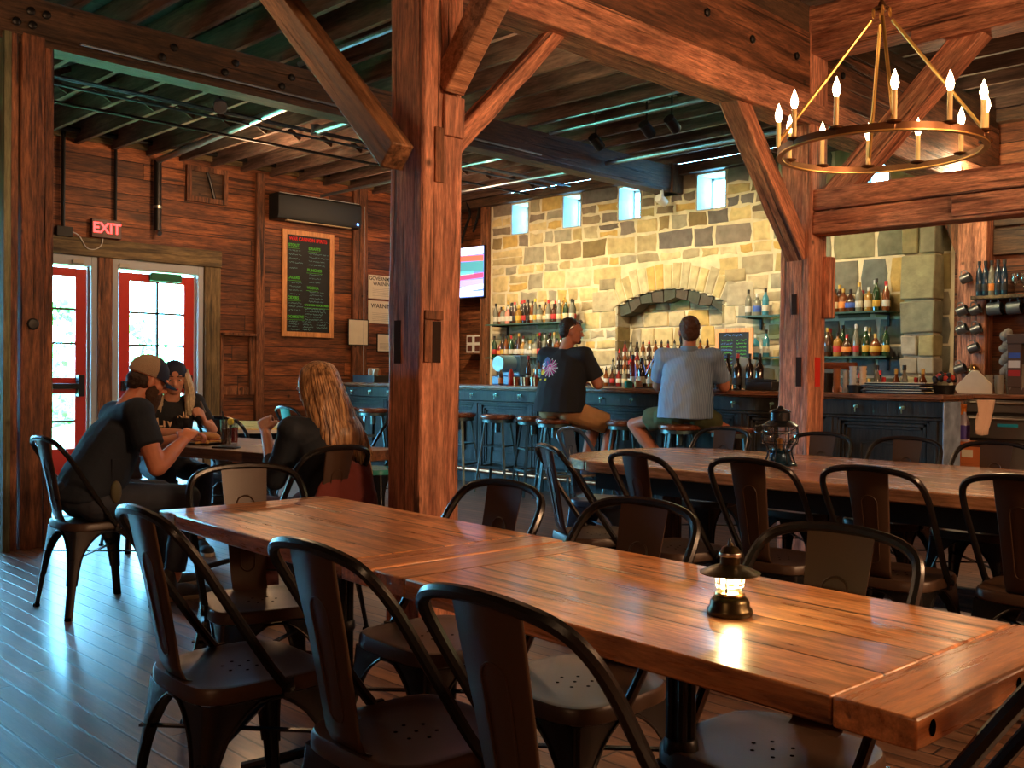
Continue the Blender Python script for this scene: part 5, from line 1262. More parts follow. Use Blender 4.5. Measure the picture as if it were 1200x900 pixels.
for k in range(6): MB().box((random.uniform(-.05, .05), .06 - k * .03, .10 + .02 * (k % 2)), (.06, .02, .12), rot=Matrix.Rotation(.5 * (k % 3 - 1), 3, 'X')).build('napkin', M_paper if k % 2 else M_copper, t)
# television on the planks left of the stone wall
t = thing('television', 'lit television on a swivel arm between the centre post and the stone wall', 'television', (9.72, 10.52, 2.66), 0)
w_, h = .62, .76
MB().b2((-.02, -.31, -.37), (.03, .31, .37)).build('case', M_iron, t, bevel=.004)
scr = MB().b2((-.026, -.30, -.36), (-.02, .30, .36)).build('display', mat('tv_base', (.05, .1, .3), emit=(.10, .18, .55), es=1.0), t)
def band(z0, z1, c_, e, y0=-.30, y1=.30, sl=0):
    MB().add([(-.0275, y0, z0 + sl), (-.0275, y1, z0 - sl), (-.0275, y1, z1 - sl), (-.0275, y0, z1 + sl)], [(0, 1, 2, 3)]).build('picture_band', mat('tv_%.2f%.2f%.2f' % c_, c_, emit=c_, es=e), t, smooth=False)
band(.25, .36, (.55, .62, .95), 1.2); band(.16, .24, (.9, .08, .05), 1.1, sl=-.01); band(.0, .15, (.05, .20, .22), .9); band(-.04, .02, (.12, .45, .4), .8, -.1, .2); band(-.1, -.03, (.75, .05, .12), 1, sl=.01); band(-.2, -.11, (.25, .22, .6), 1.1); band(-.27, -.20, (.6, .6, .85), 1.1, sl=.02); band(-.35, -.28, (.45, .55, .95), 1.2)
MB().b2((.03, -.02, -.1), (.33, .02, .1)).build('arm', M_iron, t)
tag(MB().tube([(9.7, 10.86, 3.7), (9.7, 10.86, 1.0)], .03, 8).build('standpipe', M_iron), 'black vertical pipe beside the television', 'pipe')
tag(MB().tube(catmull([(9.7, 10.6, 3.7), (9.68, 10.5, 3.5), (9.7, 10.62, 3.3), (9.7, 10.7, 3.1)], 5), .02, 8).tube(catmull([(9.75, 10.4, 3.7), (9.72, 10.36, 3.5), (9.75, 10.5, 3.25)], 5), .018, 8).build('cable_loop', M_iron), 'loops of black cable above the television', 'cable')
t = thing('corner_shelf', 'small shelf with four white framed boxes below the television', 'shelf', (9.88, 10.55, 1.50)); MB().b2((-.12, -.25, -.02), (.1, .25, 0)).build('board', M_post, t)
for k in range(4): simple('framed_box', 'small white framed box below the television, %s' % ('lower left', 'lower right', 'upper left', 'upper right')[k], 'box', MB().b2((-.05, -.07, 0), (.05, .07, .125)).b2((-.052, -.05, .02), (-.05, .05, .105), mi=1), [M_white, mat('dark_print', (.10, .03, .02), .5)], (9.86, 10.62 - .16 * (k % 2), 1.501 + .127 * (k // 2)), group='framed boxes')

# ------------------------------------------------------------ lanterns
def lantern_lit():
    t = thing('lantern', 'lit brass-black railroad lantern with a flared shade on the foreground table', 'lantern', (1.607, 1.012, .7505), .3)
    t.scale = (.74, .74, .74)
    MI = mat('lantern_dark_brass', (.06, .045, .02), rough=.3, metal=.85)
    MB().lathe([(0, 0), (.056, 0), (.058, .006), (.056, .016), (.050, .022), (.050, .034), (.040, .046), (.036, .048), (0, .048)], 28, cap=False).build('base', MI, t, angle=50)
    MB().lathe([(.036, .048), (.038, .052), (.036, .057), (.030, .058)], 20).build('collar', M_brass, t)
    gl = MB()
    for k in range(16):
        a = 2 * PI * k / 16; gl.tube([(.030 * math.cos(a), .030 * math.sin(a), .058), (.034 * math.cos(a), .034 * math.sin(a), .075), (.035 * math.cos(a), .035 * math.sin(a), .100)], .0022, 5)
    gl.lathe([(.030, .058), (.035, .075), (.036, .100)], 24, cap=False); gl.build('globe', M_cglass, t)
    MB().lathe([(.0355, .078), (.038, .080), (.0355, .082)], 24, cap=False).build('globe_band', M_brass, t)
    for s_ in (-1, 1): MB().lathe([(0, .066), (.006, .066), (.007, .080), (.006, .096), (0, .096)], 10, c=(.013 * s_, -.013 * s_, 0), cap=False).build('lamp_core', mat('lamp_core', (1, .9, .6), emit=(1, .82, .42), es=22), t)
    MB().lathe([(.024, .102), (.075, .104), (.077, .107), (.055, .117), (.028, .126), (.024, .130)], 28, cap=False).build('shade', MI, t)
    MB().lathe([(.024, .100), (.025, .130), (.025, .145), (.028, .147), (.028, .158), (.026, .160), (.020, .170), (.008, .176), (.006, .183), (0, .184)], 20, cap=False).build('chimney', MI, t)
    MB().lathe([(.0285, .148), (.0295, .150), (.0295, .156), (.0285, .158)], 20, cap=False).build('chimney_band', M_steel, t)
    MB().tube(catmull([(-.012, 0, .172), (-.010, 0, .186), (0, 0, .192), (.012, .004, .186), (.012, .004, .172)], 4), .0035, 6).build('ring_handle', M_iron, t)
    for s_ in (-1, 1): MB().tube([(.032 * s_, 0, .052), (.037 * s_, 0, .08), (.032 * s_, 0, .104)], .0025, 6).build('guard', MI, t)
    return t
t = lantern_lit()
l = light('lantern_glow', 'POINT', (1.607, 1.012, .812), 1.5, (1, .80, .35), shadow_soft_size=.015)
def lantern_old():
    t = thing('lantern', 'unlit nautical cage lantern with clear round globe on the long table', 'lantern', (4.49, 2.545, .7505), .2)
    MI = mat('lantern_iron', (.05, .06, .07), rough=.25, metal=.85)
    MB().lathe([(0, 0), (.085, 0), (.088, .006), (.07, .012), (.055, .03), (.05, .06), (.06, .075), (.04, .085), (0, .085)], 20, cap=False).build('font', mat('font_blueblack', (.012, .04, .07), .2, metal=.5), t)
    MB().lathe([(.04, .085), (.078, .115), (.088, .145), (.085, .175), (.055, .205)], 20, cap=False).build('globe', M_cglass, t)
    MB().lathe([(.012, .085), (.014, .12), (.02, .13), (0, .14)], 12).build('burner', M_brass, t)
    MB().lathe([(.090, .195), (.092, .200), (.060, .222), (.050, .226), (.050, .265), (.054, .268), (.05, .275), (.02, .285), (.012, .297), (0, .300)], 22, cap=False).build('hood', MI, t)
    g_ = MB()
    for k in range(8):
        a = 2 * PI * k / 8; c_, s_ = math.cos(a), math.sin(a)
        g_.tube(catmull([(.085 * c_, .085 * s_, .0), (.06 * c_, .06 * s_, .075), (.09 * c_, .09 * s_, .12), (.092 * c_, .092 * s_, .17), (.088 * c_, .088 * s_, .2)], 3), .003, 5)
    for z, r_ in ((.11, .088), (.165, .093)): g_.tube([(r_ * math.cos(2 * PI * k / 24), r_ * math.sin(2 * PI * k / 24), z) for k in range(24)], .0025, 5, closed=True)
    g_.build('wire_cage', MI, t)
    MB().tube(catmull([(.0, .09, .20), (-.09, .10, .19), (-.15, .06, .165), (-.15, -.06, .165), (-.09, -.10, .19), (0, -.09, .20)], 5), .003, 6).build('bail_handle', MI, t)
lantern_old()

# ------------------------------------------------------------ chandelier
t = thing('chandelier', 'round iron ring chandelier with twelve candle lamps hanging at the upper right', 'chandelier', (4.50, 2.05, 2.272))
RR = .46
MB().lathe([(RR - .006, -.022), (RR + .006, -.022), (RR + .006, .010), (RR - .006, .010), (RR - .006, -.022)], 72, cap=False).build('ring', M_ring, t)
MB().lathe([(RR - .02, -.026), (RR + .008, -.026), (RR + .008, -.020), (RR - .02, -.020), (RR - .02, -.026)], 72, cap=False).build('ring_flange', M_rod, t)
for k in range(12):
    a = 2 * PI * (k + .05) / 12; x, y = RR * math.cos(a), RR * math.sin(a)
    c_ = MB().lathe([(.006, -.02), (.008, 0), (.030, .006), (.034, .014), (.012, .014)], 14, c=(x, y, 0)).build('candle_cup', M_ring, t)
    MB().lathe([(.011, .014), (.011, .145), (0, .145)], 10, c=(x, y, 0)).build('candle_sleeve', M_candle, c_)
    MB().lathe([(.007, .145), (.012, .155), (.0175, .176), (.013, .199), (.005, .222), (0, .236)], 12, c=(x, y, 0), cap=False).build('bulb', M_bulb, c_)
    l = light('candle_light', 'POINT', (4.50 + x, 2.05 + y, 2.272 + .18), 13, (1, .62, .32), shadow_soft_size=.012)
for k in range(4):
    a = 2 * PI * (k + .15) / 4 + .3; x, y = RR * math.cos(a), RR * math.sin(a)
    MB().tube([(x, y, .05), (x * .10, y * .10, .60)], .0085, 8).build('rod', M_rod, t)
    g_ = MB()
    g_.tube([(x + .012 * math.cos(q), y + 0, .02 + .02 * math.sin(q)) for q in [2 * PI * i / 10 for i in range(10)]], .004, 5, closed=True)
    g_.tube([(x * .08 + .010 * math.cos(q), y * .08, .635 + .022 * math.sin(q)) for q in [2 * PI * i / 10 for i in range(10)]], .004, 5, closed=True)
    g_.build('link', M_rod, t)
MB().tube([(.03 * math.cos(q), .03 * math.sin(q), .655) for q in [2 * PI * i / 14 for i in range(14)]], .005, 6, closed=True).tube([(0, 0, .645), (0, 0, 1.40)], .008, 8).lathe([(.02, .64), (.024, .66), (.01, .69)], 10).build('stem', M_ring, t)
tag(MB().tube([(5.7, 1.7, 3.7), (5.7, 1.7, 3.1)], .004, 6).lathe([(.02, 2.98), (.025, 3.03), (.015, 3.12), (0, 3.13)], 10, c=(5.7, 1.7, 0)).build('pull_cord', M_brass), 'small brass pendant on a thin rod right of the chandelier', 'pendant')

# ------------------------------------------------------------ meal on the dark table
def T3(x, y, z=.7505): return (x, y, z)
t = thing('plate', 'grey oval plate in front of the man in the mesh cap', 'plate', T3(2.98, 5.62)); MB().lathe([(0, 0), (.09, 0), (.14, .014), (.137, .017), (.09, .005), (0, .005)], 24, cap=False).build('plate', mat('plate_grey', (.30, .30, .30), .3), t)
t = thing('sandwich', 'toasted sandwich on the grey plate', 'food', T3(2.98, 5.62, .757)); MB().ell((0, 0, .035), (.10, .055, .03)).build('bread_top', mat('toast', (.60, .28, .09), .8, bump=.4), t); MB().ell((0, 0, .012), (.10, .055, .014)).build('bread_base', mat('toast', (.6, .28, .09)), t); MB().b2((-.09, -.05, .014), (.09, .05, .024)).build('filling', mat('filling', (.35, .10, .05), .6), t, bevel=.004)
for k in range(9): simple('chip', 'potato chip beside the sandwich, %s of the heap' % ORD[k], 'food', MB().box((0, 0, 0), (.05, .012, .010)), mat('chip', (.72, .38, .10), .7), T3(3.03 - .018 * k, 5.50 + .01 * (k % 3), .765 + .004 * (k % 2)), k * .8, 'chips on the plate')
def glass(loc, label, liq, h=.15, r=.036, straw=True):
    t = thing('drinking_glass', label, 'glass', loc)
    MB().lathe([(0, 0), (r * .85, 0), (r, h), (r * .94, h), (r * .80, .008), (0, .008)], 18, cap=False).build('tumbler', M_cglass, t)
    MB().lathe([(0, .010), (r * .79, .010), (r * .88, h * .66), (0, h * .66)], 16, cap=False).build('drink', mat('drink_' + liq, LIQ[liq] if liq in LIQ else (.2, .05, .02), .1), t)
    for k in range(3): MB().box((.01 * (k - 1), .008 * (k % 2), h * .72 + .012 * k), (.022, .022, .022), rot=Matrix.Rotation(k + .5, 3, 'Z')).build('ice_cube', M_cglass, t, bevel=.003)
    if straw: MB().tube([(0, .01, .02), (-.015, .018, h + .05)], .004, 6).build('straw', M_iron, t)
glass(T3(3.0, 5.40), 'tall glass of cola with ice and a straw on the dark table', 'brown', .155)
glass(T3(3.10, 5.49), 'glass of red drink just behind the cola', 'red', .155, .030, False)
t = thing('lemon_slice', 'yellow lemon slice on the rim of the cola glass', 'fruit', T3(3.02, 5.385, .75 + .145)); MB().lathe([(0, -.003), (.02, -.003), (.021, 0), (.02, .003), (0, .003)], 14, M=Matrix.Rotation(PI / 2, 3, 'X'), cap=False).build('slice', mat('lemon', (.8, .7, .1), .5), t)
t = thing('phone', 'black phone lying on the edge of the dark table by the glass', 'phone', T3(2.90, 5.22), .5); MB().b2((-.038, -.075, 0), (.038, .075, .009)).build('case', M_iron, t, bevel=.004); MB().b2((-.034, -.07, .009), (.034, .07, .0095)).build('display', M_slate, t)
t = thing('menu_sheet', 'pale paper menu lying on the dark table right of the drinks', 'paper', T3(3.25, 5.20), .3); MB().b2((-.10, -.14, 0), (.10, .14, .003)).build('sheet', M_paper, t)
t = thing('bowl', 'black bowl under the hand of the long-haired woman', 'bowl', T3(3.15, 4.92)); MB().lathe([(0, 0), (.05, 0), (.085, .06), (.081, .06), (.047, .006), (0, .006)], 20, cap=False).build('bowl', mat('bowl_blk', (.015, .02, .025), .3), t)

# ------------------------------------------------------------ outside the doors
struct('ground', MB().b2((-30, YL + .2, -.4), (40, 60, -.1)), mat('lawn', (.30, .42, .14), .9, var=.4, vscale=2), smooth=False)
M_leaf = [mat('foliage_a', (.16, .32, .07), .7, var=.5, vscale=5), mat('foliage_b', (.26, .42, .12), .7, var=.5, vscale=5)]
def shrub(loc, s_, label, k):
    t = thing('shrub', label, 'shrub', loc, 0, 'shrubs outside the doors')
    rnd = random.Random(k); mb = MB()
    for i in range(1500):
        a, b = rnd.uniform(0, 2 * PI), rnd.uniform(0, PI); q = rnd.uniform(.55, 1) ** .5
        p = Vector((s_[0] * q * math.sin(b) * math.cos(a), s_[1] * q * math.sin(b) * math.sin(a), s_[2] * (1 + q * math.cos(b))))
        w_ = rnd.uniform(.07, .14); M = Euler((rnd.uniform(0, 3), rnd.uniform(0, 3), rnd.uniform(0, 3))).to_matrix()
        mb.add([p + M @ Vector(v) for v in ((-w_, 0, 0), (0, -w_ * .5, 0), (w_, 0, 0), (0, w_ * .5, 0))], [(0, 1, 2, 3)])
    mb.build('foliage', M_leaf[k % 2], t, smooth=False)
    MB().tube([(0, 0, 0), (0, 0, s_[2] * 1.2)], .07, 6).build('trunk', M_darkb['Z'], t)
shrub((6.0, 19, -.15), (1.6, 1.2, 1.0), 'leafy shrub seen low through the right-hand door', 1)
shrub((9.5, 24, -.15), (2.2, 1.5, 1.5), 'leafy shrub farther right beyond the doors', 2)
shrub((2.6, 20, -.15), (1.5, 1.3, 1.9), 'tall shrub seen through the left-hand door', 3)
shrub((7.6, 30, -.15), (3.5, 2.0, 3.4), 'large pale tree behind the shrubs outside', 4)
# ------------------------------------------------------------ people
def remesh(mb, name, mats, parent, voxel=.010, smooth=4, noise=0, nscale=.08):
    o = mb.build(name, mats, None)
    m1 = o.modifiers.new('r', 'REMESH'); m1.mode = 'VOXEL'; m1.voxel_size = voxel
    if smooth:
        m2 = o.modifiers.new('s', 'SMOOTH'); m2.iterations = smooth; m2.factor = .5
    if noise:
        tx = bpy.data.textures.new(name + '_folds', 'CLOUDS'); tx.noise_scale = nscale; tx.noise_depth = 1
        m3 = o.modifiers.new('d', 'DISPLACE'); m3.texture = tx; m3.strength = noise; m3.mid_level = .5; m3.texture_coords = 'LOCAL'
    dg = bpy.context.evaluated_depsgraph_get(); dg.update()
    me = bpy.data.meshes.new_from_object(o.evaluated_get(dg), depsgraph=dg)
    o.modifiers.clear(); old = o.data; o.data = me; bpy.data.meshes.remove(old); me.name = name
    me.materials.clear()
    for m_ in (mats if isinstance(mats, (list, tuple)) else [mats]): me.materials.append(m_)
    me.shade_smooth()
    o.parent = parent
    return o
def V(*a): return Vector(a)
M_skin = mat('skin_warm', (.60, .23, .13), rough=.5, bump=.05, var=.10, vscale=20)
M_skin2 = mat('skin_pale', (.66, .31, .20), rough=.5, bump=.05, var=.08, vscale=20)
def head_pieces(mb, c, M, s=1.0, jaw=1.0):
    """c = centre of the skull, M = head axes (x forward, y left, z up)"""
    P = lambda x, y, z: Vector(c) + M @ (Vector((x, y, z)) * s)
    E_ = lambda p, r: mb.ell(P(*p), [q * s for q in r], M=M)
    E_((-.012, 0, .022), (.095, .074, .092)); E_((.022, 0, -.035), (.066, .060, .078)); E_((.040, 0, -.078), (.040 * jaw, .042 * jaw, .028))
    E_((.050, 0, .020), (.042, .058, .05))
    mb.cap(P(.082, 0, .012), P(.104, 0, -.022), .0085 * s, .013 * s, 8); mb.ell(P(.096, 0, -.028), (.012 * s, .018 * s, .009 * s), M=M)
    mb.cap(P(.082, .044, .028), P(.086, .012, .026), .010 * s, .009 * s, 8); mb.cap(P(.082, -.044, .028), P(.086, -.012, .026), .010 * s, .009 * s, 8)
    mb.cap(P(.080, .02, -.054), P(.080, -.02, -.054), .0075 * s, .0075 * s, 8); mb.cap(P(.077, .016, -.064), P(.077, -.016, -.064), .0085 * s, .0085 * s, 8)
    for sg in (-1, 1):
        mb.ell(P(.0, .076 * sg, -.008), (.018 * s, .008 * s, .031 * s), M=M); mb.ell(P(.052, .040 * sg, -.020), (.028 * s, .022 * s, .024 * s), M=M)
    return P
def eyes(P, M, parent, s=1.0, iris=(.08, .05, .03)):
    for sg in (-1, 1):
        MB().ell(P(.0765, .031 * sg, .008), (.011 * s, .013 * s, .0075 * s), M=M, seg=10, rings=7).ell(P(.0855, .031 * sg, .007), (.003 * s, .006 * s, .0055 * s), M=M, seg=8, rings=5, mi=1).build('eye', [M_white, mat('iris', iris, .3)], parent)
        MB().cap(P(.090, .046 * sg, .034), P(.096, .014 * sg, .036), .0035 * s, .004 * s, 6).build('eyebrow', mat('brow', (.06, .03, .015), .8), parent)
def hand(mb, w_, d_, pn, side, curl=.7, s=1.0):
    """w_ wrist, d_ pointing direction, pn palm normal (side the fingers close to), side=+1 left hand, -1 right hand"""
    d_ = Vector(d_).normalized(); pn = Vector(pn); pn = (pn - d_ * pn.dot(d_)).normalized(); x = d_.cross(pn).normalized() * side
    w_ = Vector(w_)
    for k, (o_, l) in enumerate(((-.030, .072), (-.010, .080), (.010, .076), (.029, .060))):
        o_ *= s; l *= s
        b = w_ + d_ * .078 * s + x * o_ * .92
        mb.cap(w_ + d_ * .012 * s + x * o_ * .55, b, .0125 * s, .011 * s, 8)
        a = 0; p = b
        for j, f_ in enumerate((.45, .32, .23)):
            a += curl * (.55 + .25 * j); q = p + (d_ * math.cos(a) + pn * math.sin(a)) * l * f_ * 1.1
            mb.cap(p, q, (.0095 - .001 * j) * s, (.0088 - .001 * j) * s, 8); p = q
    tb = w_ + d_ * .022 * s - x * .026 * s
    t1 = tb + (d_ * .7 - x * .55 + pn * .35).normalized() * .040 * s; t2 = t1 + (d_ * .85 + x * .1 + pn * .55).normalized() * .030 * s
    mb.cap(tb, t1, .0145 * s, .011 * s, 8); mb.cap(t1, t2, .0105 * s, .0085 * s, 8)
    mb.ell(w_ + d_ * .042 * s, (.034 * s, .034 * s, .014 * s), M=axes(d_, x, d_.cross(x)))
def yawpitch(yaw, pitch=0, roll=0): return (Matrix.Rotation(yaw, 3, 'Z') @ Matrix.Rotation(pitch, 3, 'Y') @ Matrix.Rotation(roll, 3, 'X'))
def shoe(parent, heel, yaw, mt, sole, L=.27, pitch=0, h=.09, sole_m=None):
    M = yawpitch(yaw, pitch); P = lambda x, y, z: Vector(heel) + M @ Vector((x, y, z))
    mb = MB(); mb.ell(P(.04, 0, .055), (.05, .04, .05), M=M); mb.ell(P(.10, 0, .045), (.08, .042, .04), M=M); mb.ell(P(.19, 0, .032), (.075, .046, .032), M=M); mb.cap(P(.035, 0, .06), P(.03, 0, h + .02), .042, .040, 12)
    o = remesh(mb, 'shoe', mt, parent, .008, 4)
    so = MB(); poly = [(-.015, -.03), (.0, -.038), (.12, -.036), (.2, -.048), (.255, -.035), (.275, 0), (.255, .035), (.2, .048), (.12, .036), (0, .038), (-.015, .03)]
    so.prism(poly, 0, .022); so.v = [tuple(P(*v)) for v in so.v]; so.build('sole', sole, o, bevel=.004)
    return o
def belly(mb, rings, M=None):
    """stack of rings: (centre, rx forward, ry sideways) joined into one torso"""
    seg = 20; vs = []
    for c, rx, ry in rings:
        for k in range(seg):
            a = 2 * PI * k / seg; ca, sa = math.cos(a), math.sin(a)
            vs.append(Vector(c) + Vector((rx * math.copysign(abs(ca) ** .85, ca), ry * math.copysign(abs(sa) ** .85, sa), 0)))
    fs = []
    for i in range(len(rings) - 1):
        for k in range(seg): l = (k + 1) % seg; fs.append((i * seg + k, i * seg + l, (i + 1) * seg + l, (i + 1) * seg + k))
    fs += [tuple(range(seg))[::-1], tuple((len(rings) - 1) * seg + k for k in range(seg))]
    mb.add(vs, fs)
def person(label, loc, yaw, J, shirt, trouser, skin, sleeve=.85, leg_cover=2.0, bulk=1.0, palm=None, curl=(.8, .8), shirt_drop=.0, head_s=1.0, jaw=1.0, twist=0, voxel=.0065, folds=.010, hem=1.0):
    """J: joints in local metres. leg_cover: 1 = trousers to the knee, 2 = to the ankle"""
    t = thing('person', label, 'person', (loc[0], loc[1], 0), yaw)
    b = MB()
    J = {k: Vector(v) for k, v in J.items() if not isinstance(v, tuple) or len(v) == 3}
    Mh = J_head_M
    P = head_pieces(b, J['head'], Mh, head_s, jaw)
    nk = J['neck']
    b.cap(nk - V(0, 0, .05), P(-.015, 0, -.045), .060 * bulk ** .5, .054, 14)
    b.cap(J['pelvis'] + V(0, 0, .02), nk - V(0, 0, .09), .085, .075, 12)
    for s_, sg in (('L', 1), ('R', -1)):
        sh, el, wr, ha = J['sh' + s_], J['el' + s_], J['wr' + s_], J['ha' + s_]
        b.cap(nk - V(0, 0, .07), sh, .05, .052, 12)
        b.cap(sh, el, .050 * bulk, .040 * bulk, 12); b.cap(el, el + (wr - el) * .35, .041 * bulk, .041 * bulk, 12); b.cap(el + (wr - el) * .35, wr, .040 * bulk, .026 * bulk ** .5, 12)
        hand(b, wr, ha - wr, palm[s_], sg, curl[0 if s_ == 'L' else 1], 1.03)
        hp, kn, an = J['hip' + s_], J['kn' + s_], J['an' + s_]
        b.cap(hp, kn, .062, .050, 12); b.cap(kn, kn + (an - kn) * .3, .054, .057 * bulk ** .5, 12); b.cap(kn + (an - kn) * .3, an, .056 * bulk ** .5, .036, 12)
    remesh(b, 'body', skin, t, voxel, 3)
    eyes(P, Mh, t, head_s)
    # trousers / shorts
    q = MB(); pv = J['pelvis']
    q.ell(pv + V(-.01, 0, .02), (.120 * bulk, .162 * bulk, .11))
    for s_ in 'LR':
        hp, kn, an = J['hip' + s_], J['kn' + s_], J['an' + s_]
        if leg_cover > 1:
            q.cap(hp, kn, .092 * bulk, .072, 14); e_ = kn + (an - kn) * (leg_cover - 1)
            q.cap(kn, e_, .072, .058, 14, round_=False); q.ell(kn, (.073, .073, .073))
        else:
            e_ = hp + (kn - hp) * leg_cover
            q.cap(hp, e_, .096 * bulk ** .5, .086 * bulk ** .5, 14, round_=False); q.ell(hp, (.10 * bulk ** .6,) * 3)
    remesh(q, 'shorts' if leg_cover <= 1 else 'trousers', trouser, t, .010, 3, folds * 1.2, .10)
    # shirt
    q = MB(); c = nk - V(0, 0, .05); up = (c - pv)
    f_ = lambda k: pv + up * k
    belly(q, [(f_(-.02) + V(-.005, 0, -shirt_drop), .152 * bulk * hem, .192 * bulk * hem), (f_(.10), .142 * bulk, .182 * bulk), (f_(.35), .140 * bulk, .172 * bulk), (f_(.60), .128 * bulk ** .5, .180 * bulk ** .7), (f_(.80), .112 * bulk ** .5, .178 * bulk ** .5), (f_(.93), .090, .135), (f_(1.02), .072, .080)])
    for s_ in 'LR':
        sh, el, wr = J['sh' + s_], J['el' + s_], J['wr' + s_]
        q.cap(f_(.88), sh, .085, .078 * bulk ** .5, 14)
        if sleeve <= 1:
            q.cap(sh, sh + (el - sh) * sleeve, .070 * bulk ** .5, .066 * bulk, 14, round_=False); q.ell(sh, (.074 * bulk ** .5,) * 3)
        else:
            q.cap(sh, el, .070 * bulk ** .5, .058 * bulk, 14); q.cap(el, el + (wr - el) * (sleeve - 1), .058 * bulk, .042, 14, round_=False)
    sh_ = remesh(q, 'shirt', shirt, t, .0095, 4, folds, .12)
    return t, P, Mh
M_hairdk = mat('dark_brown_hair', (.035, .018, .010), rough=.6, bump=.7, bscale=90)
M_hairbr = mat('brown_hair', (.10, .038, .018), rough=.6, bump=.7, bscale=90)
M_beard = mat('brown_beard', (.07, .035, .02), rough=.8, bump=.8, bscale=120)
M_jeans = mat('dark_work_trousers', (.035, .042, .060), rough=.8, bump=.2, bscale=60, var=.3)
M_tee = mat('black_cotton', (.016, .018, .022), rough=.85, bump=.15, bscale=60)
M_tee2 = mat('navy_cotton', (.012, .018, .030), rough=.85, bump=.15, bscale=60)
M_tan = mat('tan_shorts_cloth', (.52, .27, .11), rough=.85, bump=.3, bscale=25, var=.15)
M_olive = mat('olive_shorts_cloth', (.11, .13, .055), rough=.85, bump=.3, bscale=25, var=.15)
def sole_m(): return mat('shoe_sole', (.35, .30, .22), .7)

# --- man in the mesh cap, eating (faces +X, leaning over the table)
J_head_M = yawpitch(R(-10), R(22))
J = dict(pelvis=(-.05, 0, .56), neck=(.16, -.01, 1.045), head=(.265, -.02, 1.145),
         shL=(.17, .165, .955), elL=(.36, .24, .77), wrL=(.50, .06, .83), haL=(.56, .0, .86),
         shR=(.13, -.205, .985), elR=(.17, -.33, .72), wrR=(.36, -.22, .835), haR=(.43, -.18, .89),
         hipL=(-.03, .10, .545), hipR=(-.03, -.10, .545), knL=(.42, .15, .53), knR=(.42, -.14, .53), anL=(.46, .16, .12), anR=(.36, -.13, .12))
t, P, Mh = person('bearded man in dark T-shirt and tan mesh cap, leaning over the dark table to eat', (2.05, 5.0), 0, J, M_tee2, M_jeans, M_skin, sleeve=.62, leg_cover=1.93, bulk=1.13, hem=.86, palm={'L': (0, -.3, -1), 'R': (.2, .6, -.6)}, curl=(1.0, 1.1))
q = MB()
for (p_, r_) in (((.062, 0, -.085), (.040, .050, .050)), ((.070, 0, -.130), (.032, .038, .045)), ((.03, .050, -.055), (.035, .020, .045)), ((.03, -.050, -.055), (.035, .020, .045)), ((.088, 0, -.045), (.010, .028, .008))): q.ell(P(*p_), r_, M=Mh)
remesh(q, 'beard', M_beard, t, .006, 2, .012, .02)
q = MB(); q.ell(P(-.035, 0, -.01), (.075, .080, .055), M=Mh); q.ell(P(-.06, 0, -.045), (.045, .062, .03), M=Mh); remesh(q, 'hair', M_hairdk, t, .007, 2, .008, .02)
cp = MB()
rings = [(.000, .104, .084), (.035, .104, .085), (.070, .090, .074), (.095, .066, .054), (.110, .034, .028), (.114, .005, .004)]
def cap_crown(P, Mh, rings, half=None, x0=-.010):
    mb = MB(); seg = 28; vs = []
    for (z, rx, ry) in rings:
        for k in range(seg): a = 2 * PI * k / seg; vs.append(P(x0 + rx * math.cos(a), ry * math.sin(a), .022 + z))
    for i in range(len(rings) - 1):
        for k in range(seg):
            l = (k + 1) % seg; a = 2 * PI * (k + .5) / seg
            mi = 1 if (half and math.cos(a) < .15) else 0
            mb.f.append([i * seg + k, i * seg + l, (i + 1) * seg + l, (i + 1) * seg + k]); mb.mi.append(mi); mb.col.append(None)
    mb.v = [tuple(v) for v in vs]
    return mb
mesh_m = mat('cap_mesh', (.42, .30, .20), .8, bump=.6, bscale=220)
navy = mat('cap_navy', (.012, .018, .045), .7)
co = cap_crown(P, Mh, rings, True).build('cap', [navy, mesh_m], t)
br = MB(); vs = []
for k in range(13):
    a = -1.05 + 2.1 * k / 12
    for rr_, dz in ((.098, .0), (.165, -.016)): vs.append(P(-.010 + rr_ * math.cos(a) * (1.0 if rr_ < .1 else 1.03), .082 * (rr_ / .098) ** .45 * math.sin(a), .026 + dz))
br.add(vs, [(2 * k, 2 * k + 1, 2 * k + 3, 2 * k + 2) for k in range(12)]); o = br.build('cap_brim', navy, co); so = o.modifiers.new('s', 'SOLIDIFY'); so.thickness = .004
for s_, h_, yw in (('L', (.40, .16, 0), .1), ('R', (.30, -.13, 0), -.1)): shoe(t, h_, yw, mat('worn_boot', (.045, .040, .036), .6), sole_m(), h=.12)
MB().b2((.0, -.205, .66), (.06, -.185, .76)).build('sleeve_print', M_tee2, t)
text('back_print', 'A R C H E R', .018, (-.045, -.165, 1.0), axes((.80, -.60, 0), (-.2, -.1, .97), (-.5, -.8, 0)), M_white, t, ext=.0005) if 0 else None
MB().ell((.02, -.205, .60), (.028, .022, .055)).build('belt_pouch', mat('olive_pouch', (.12, .11, .06), .7), t)

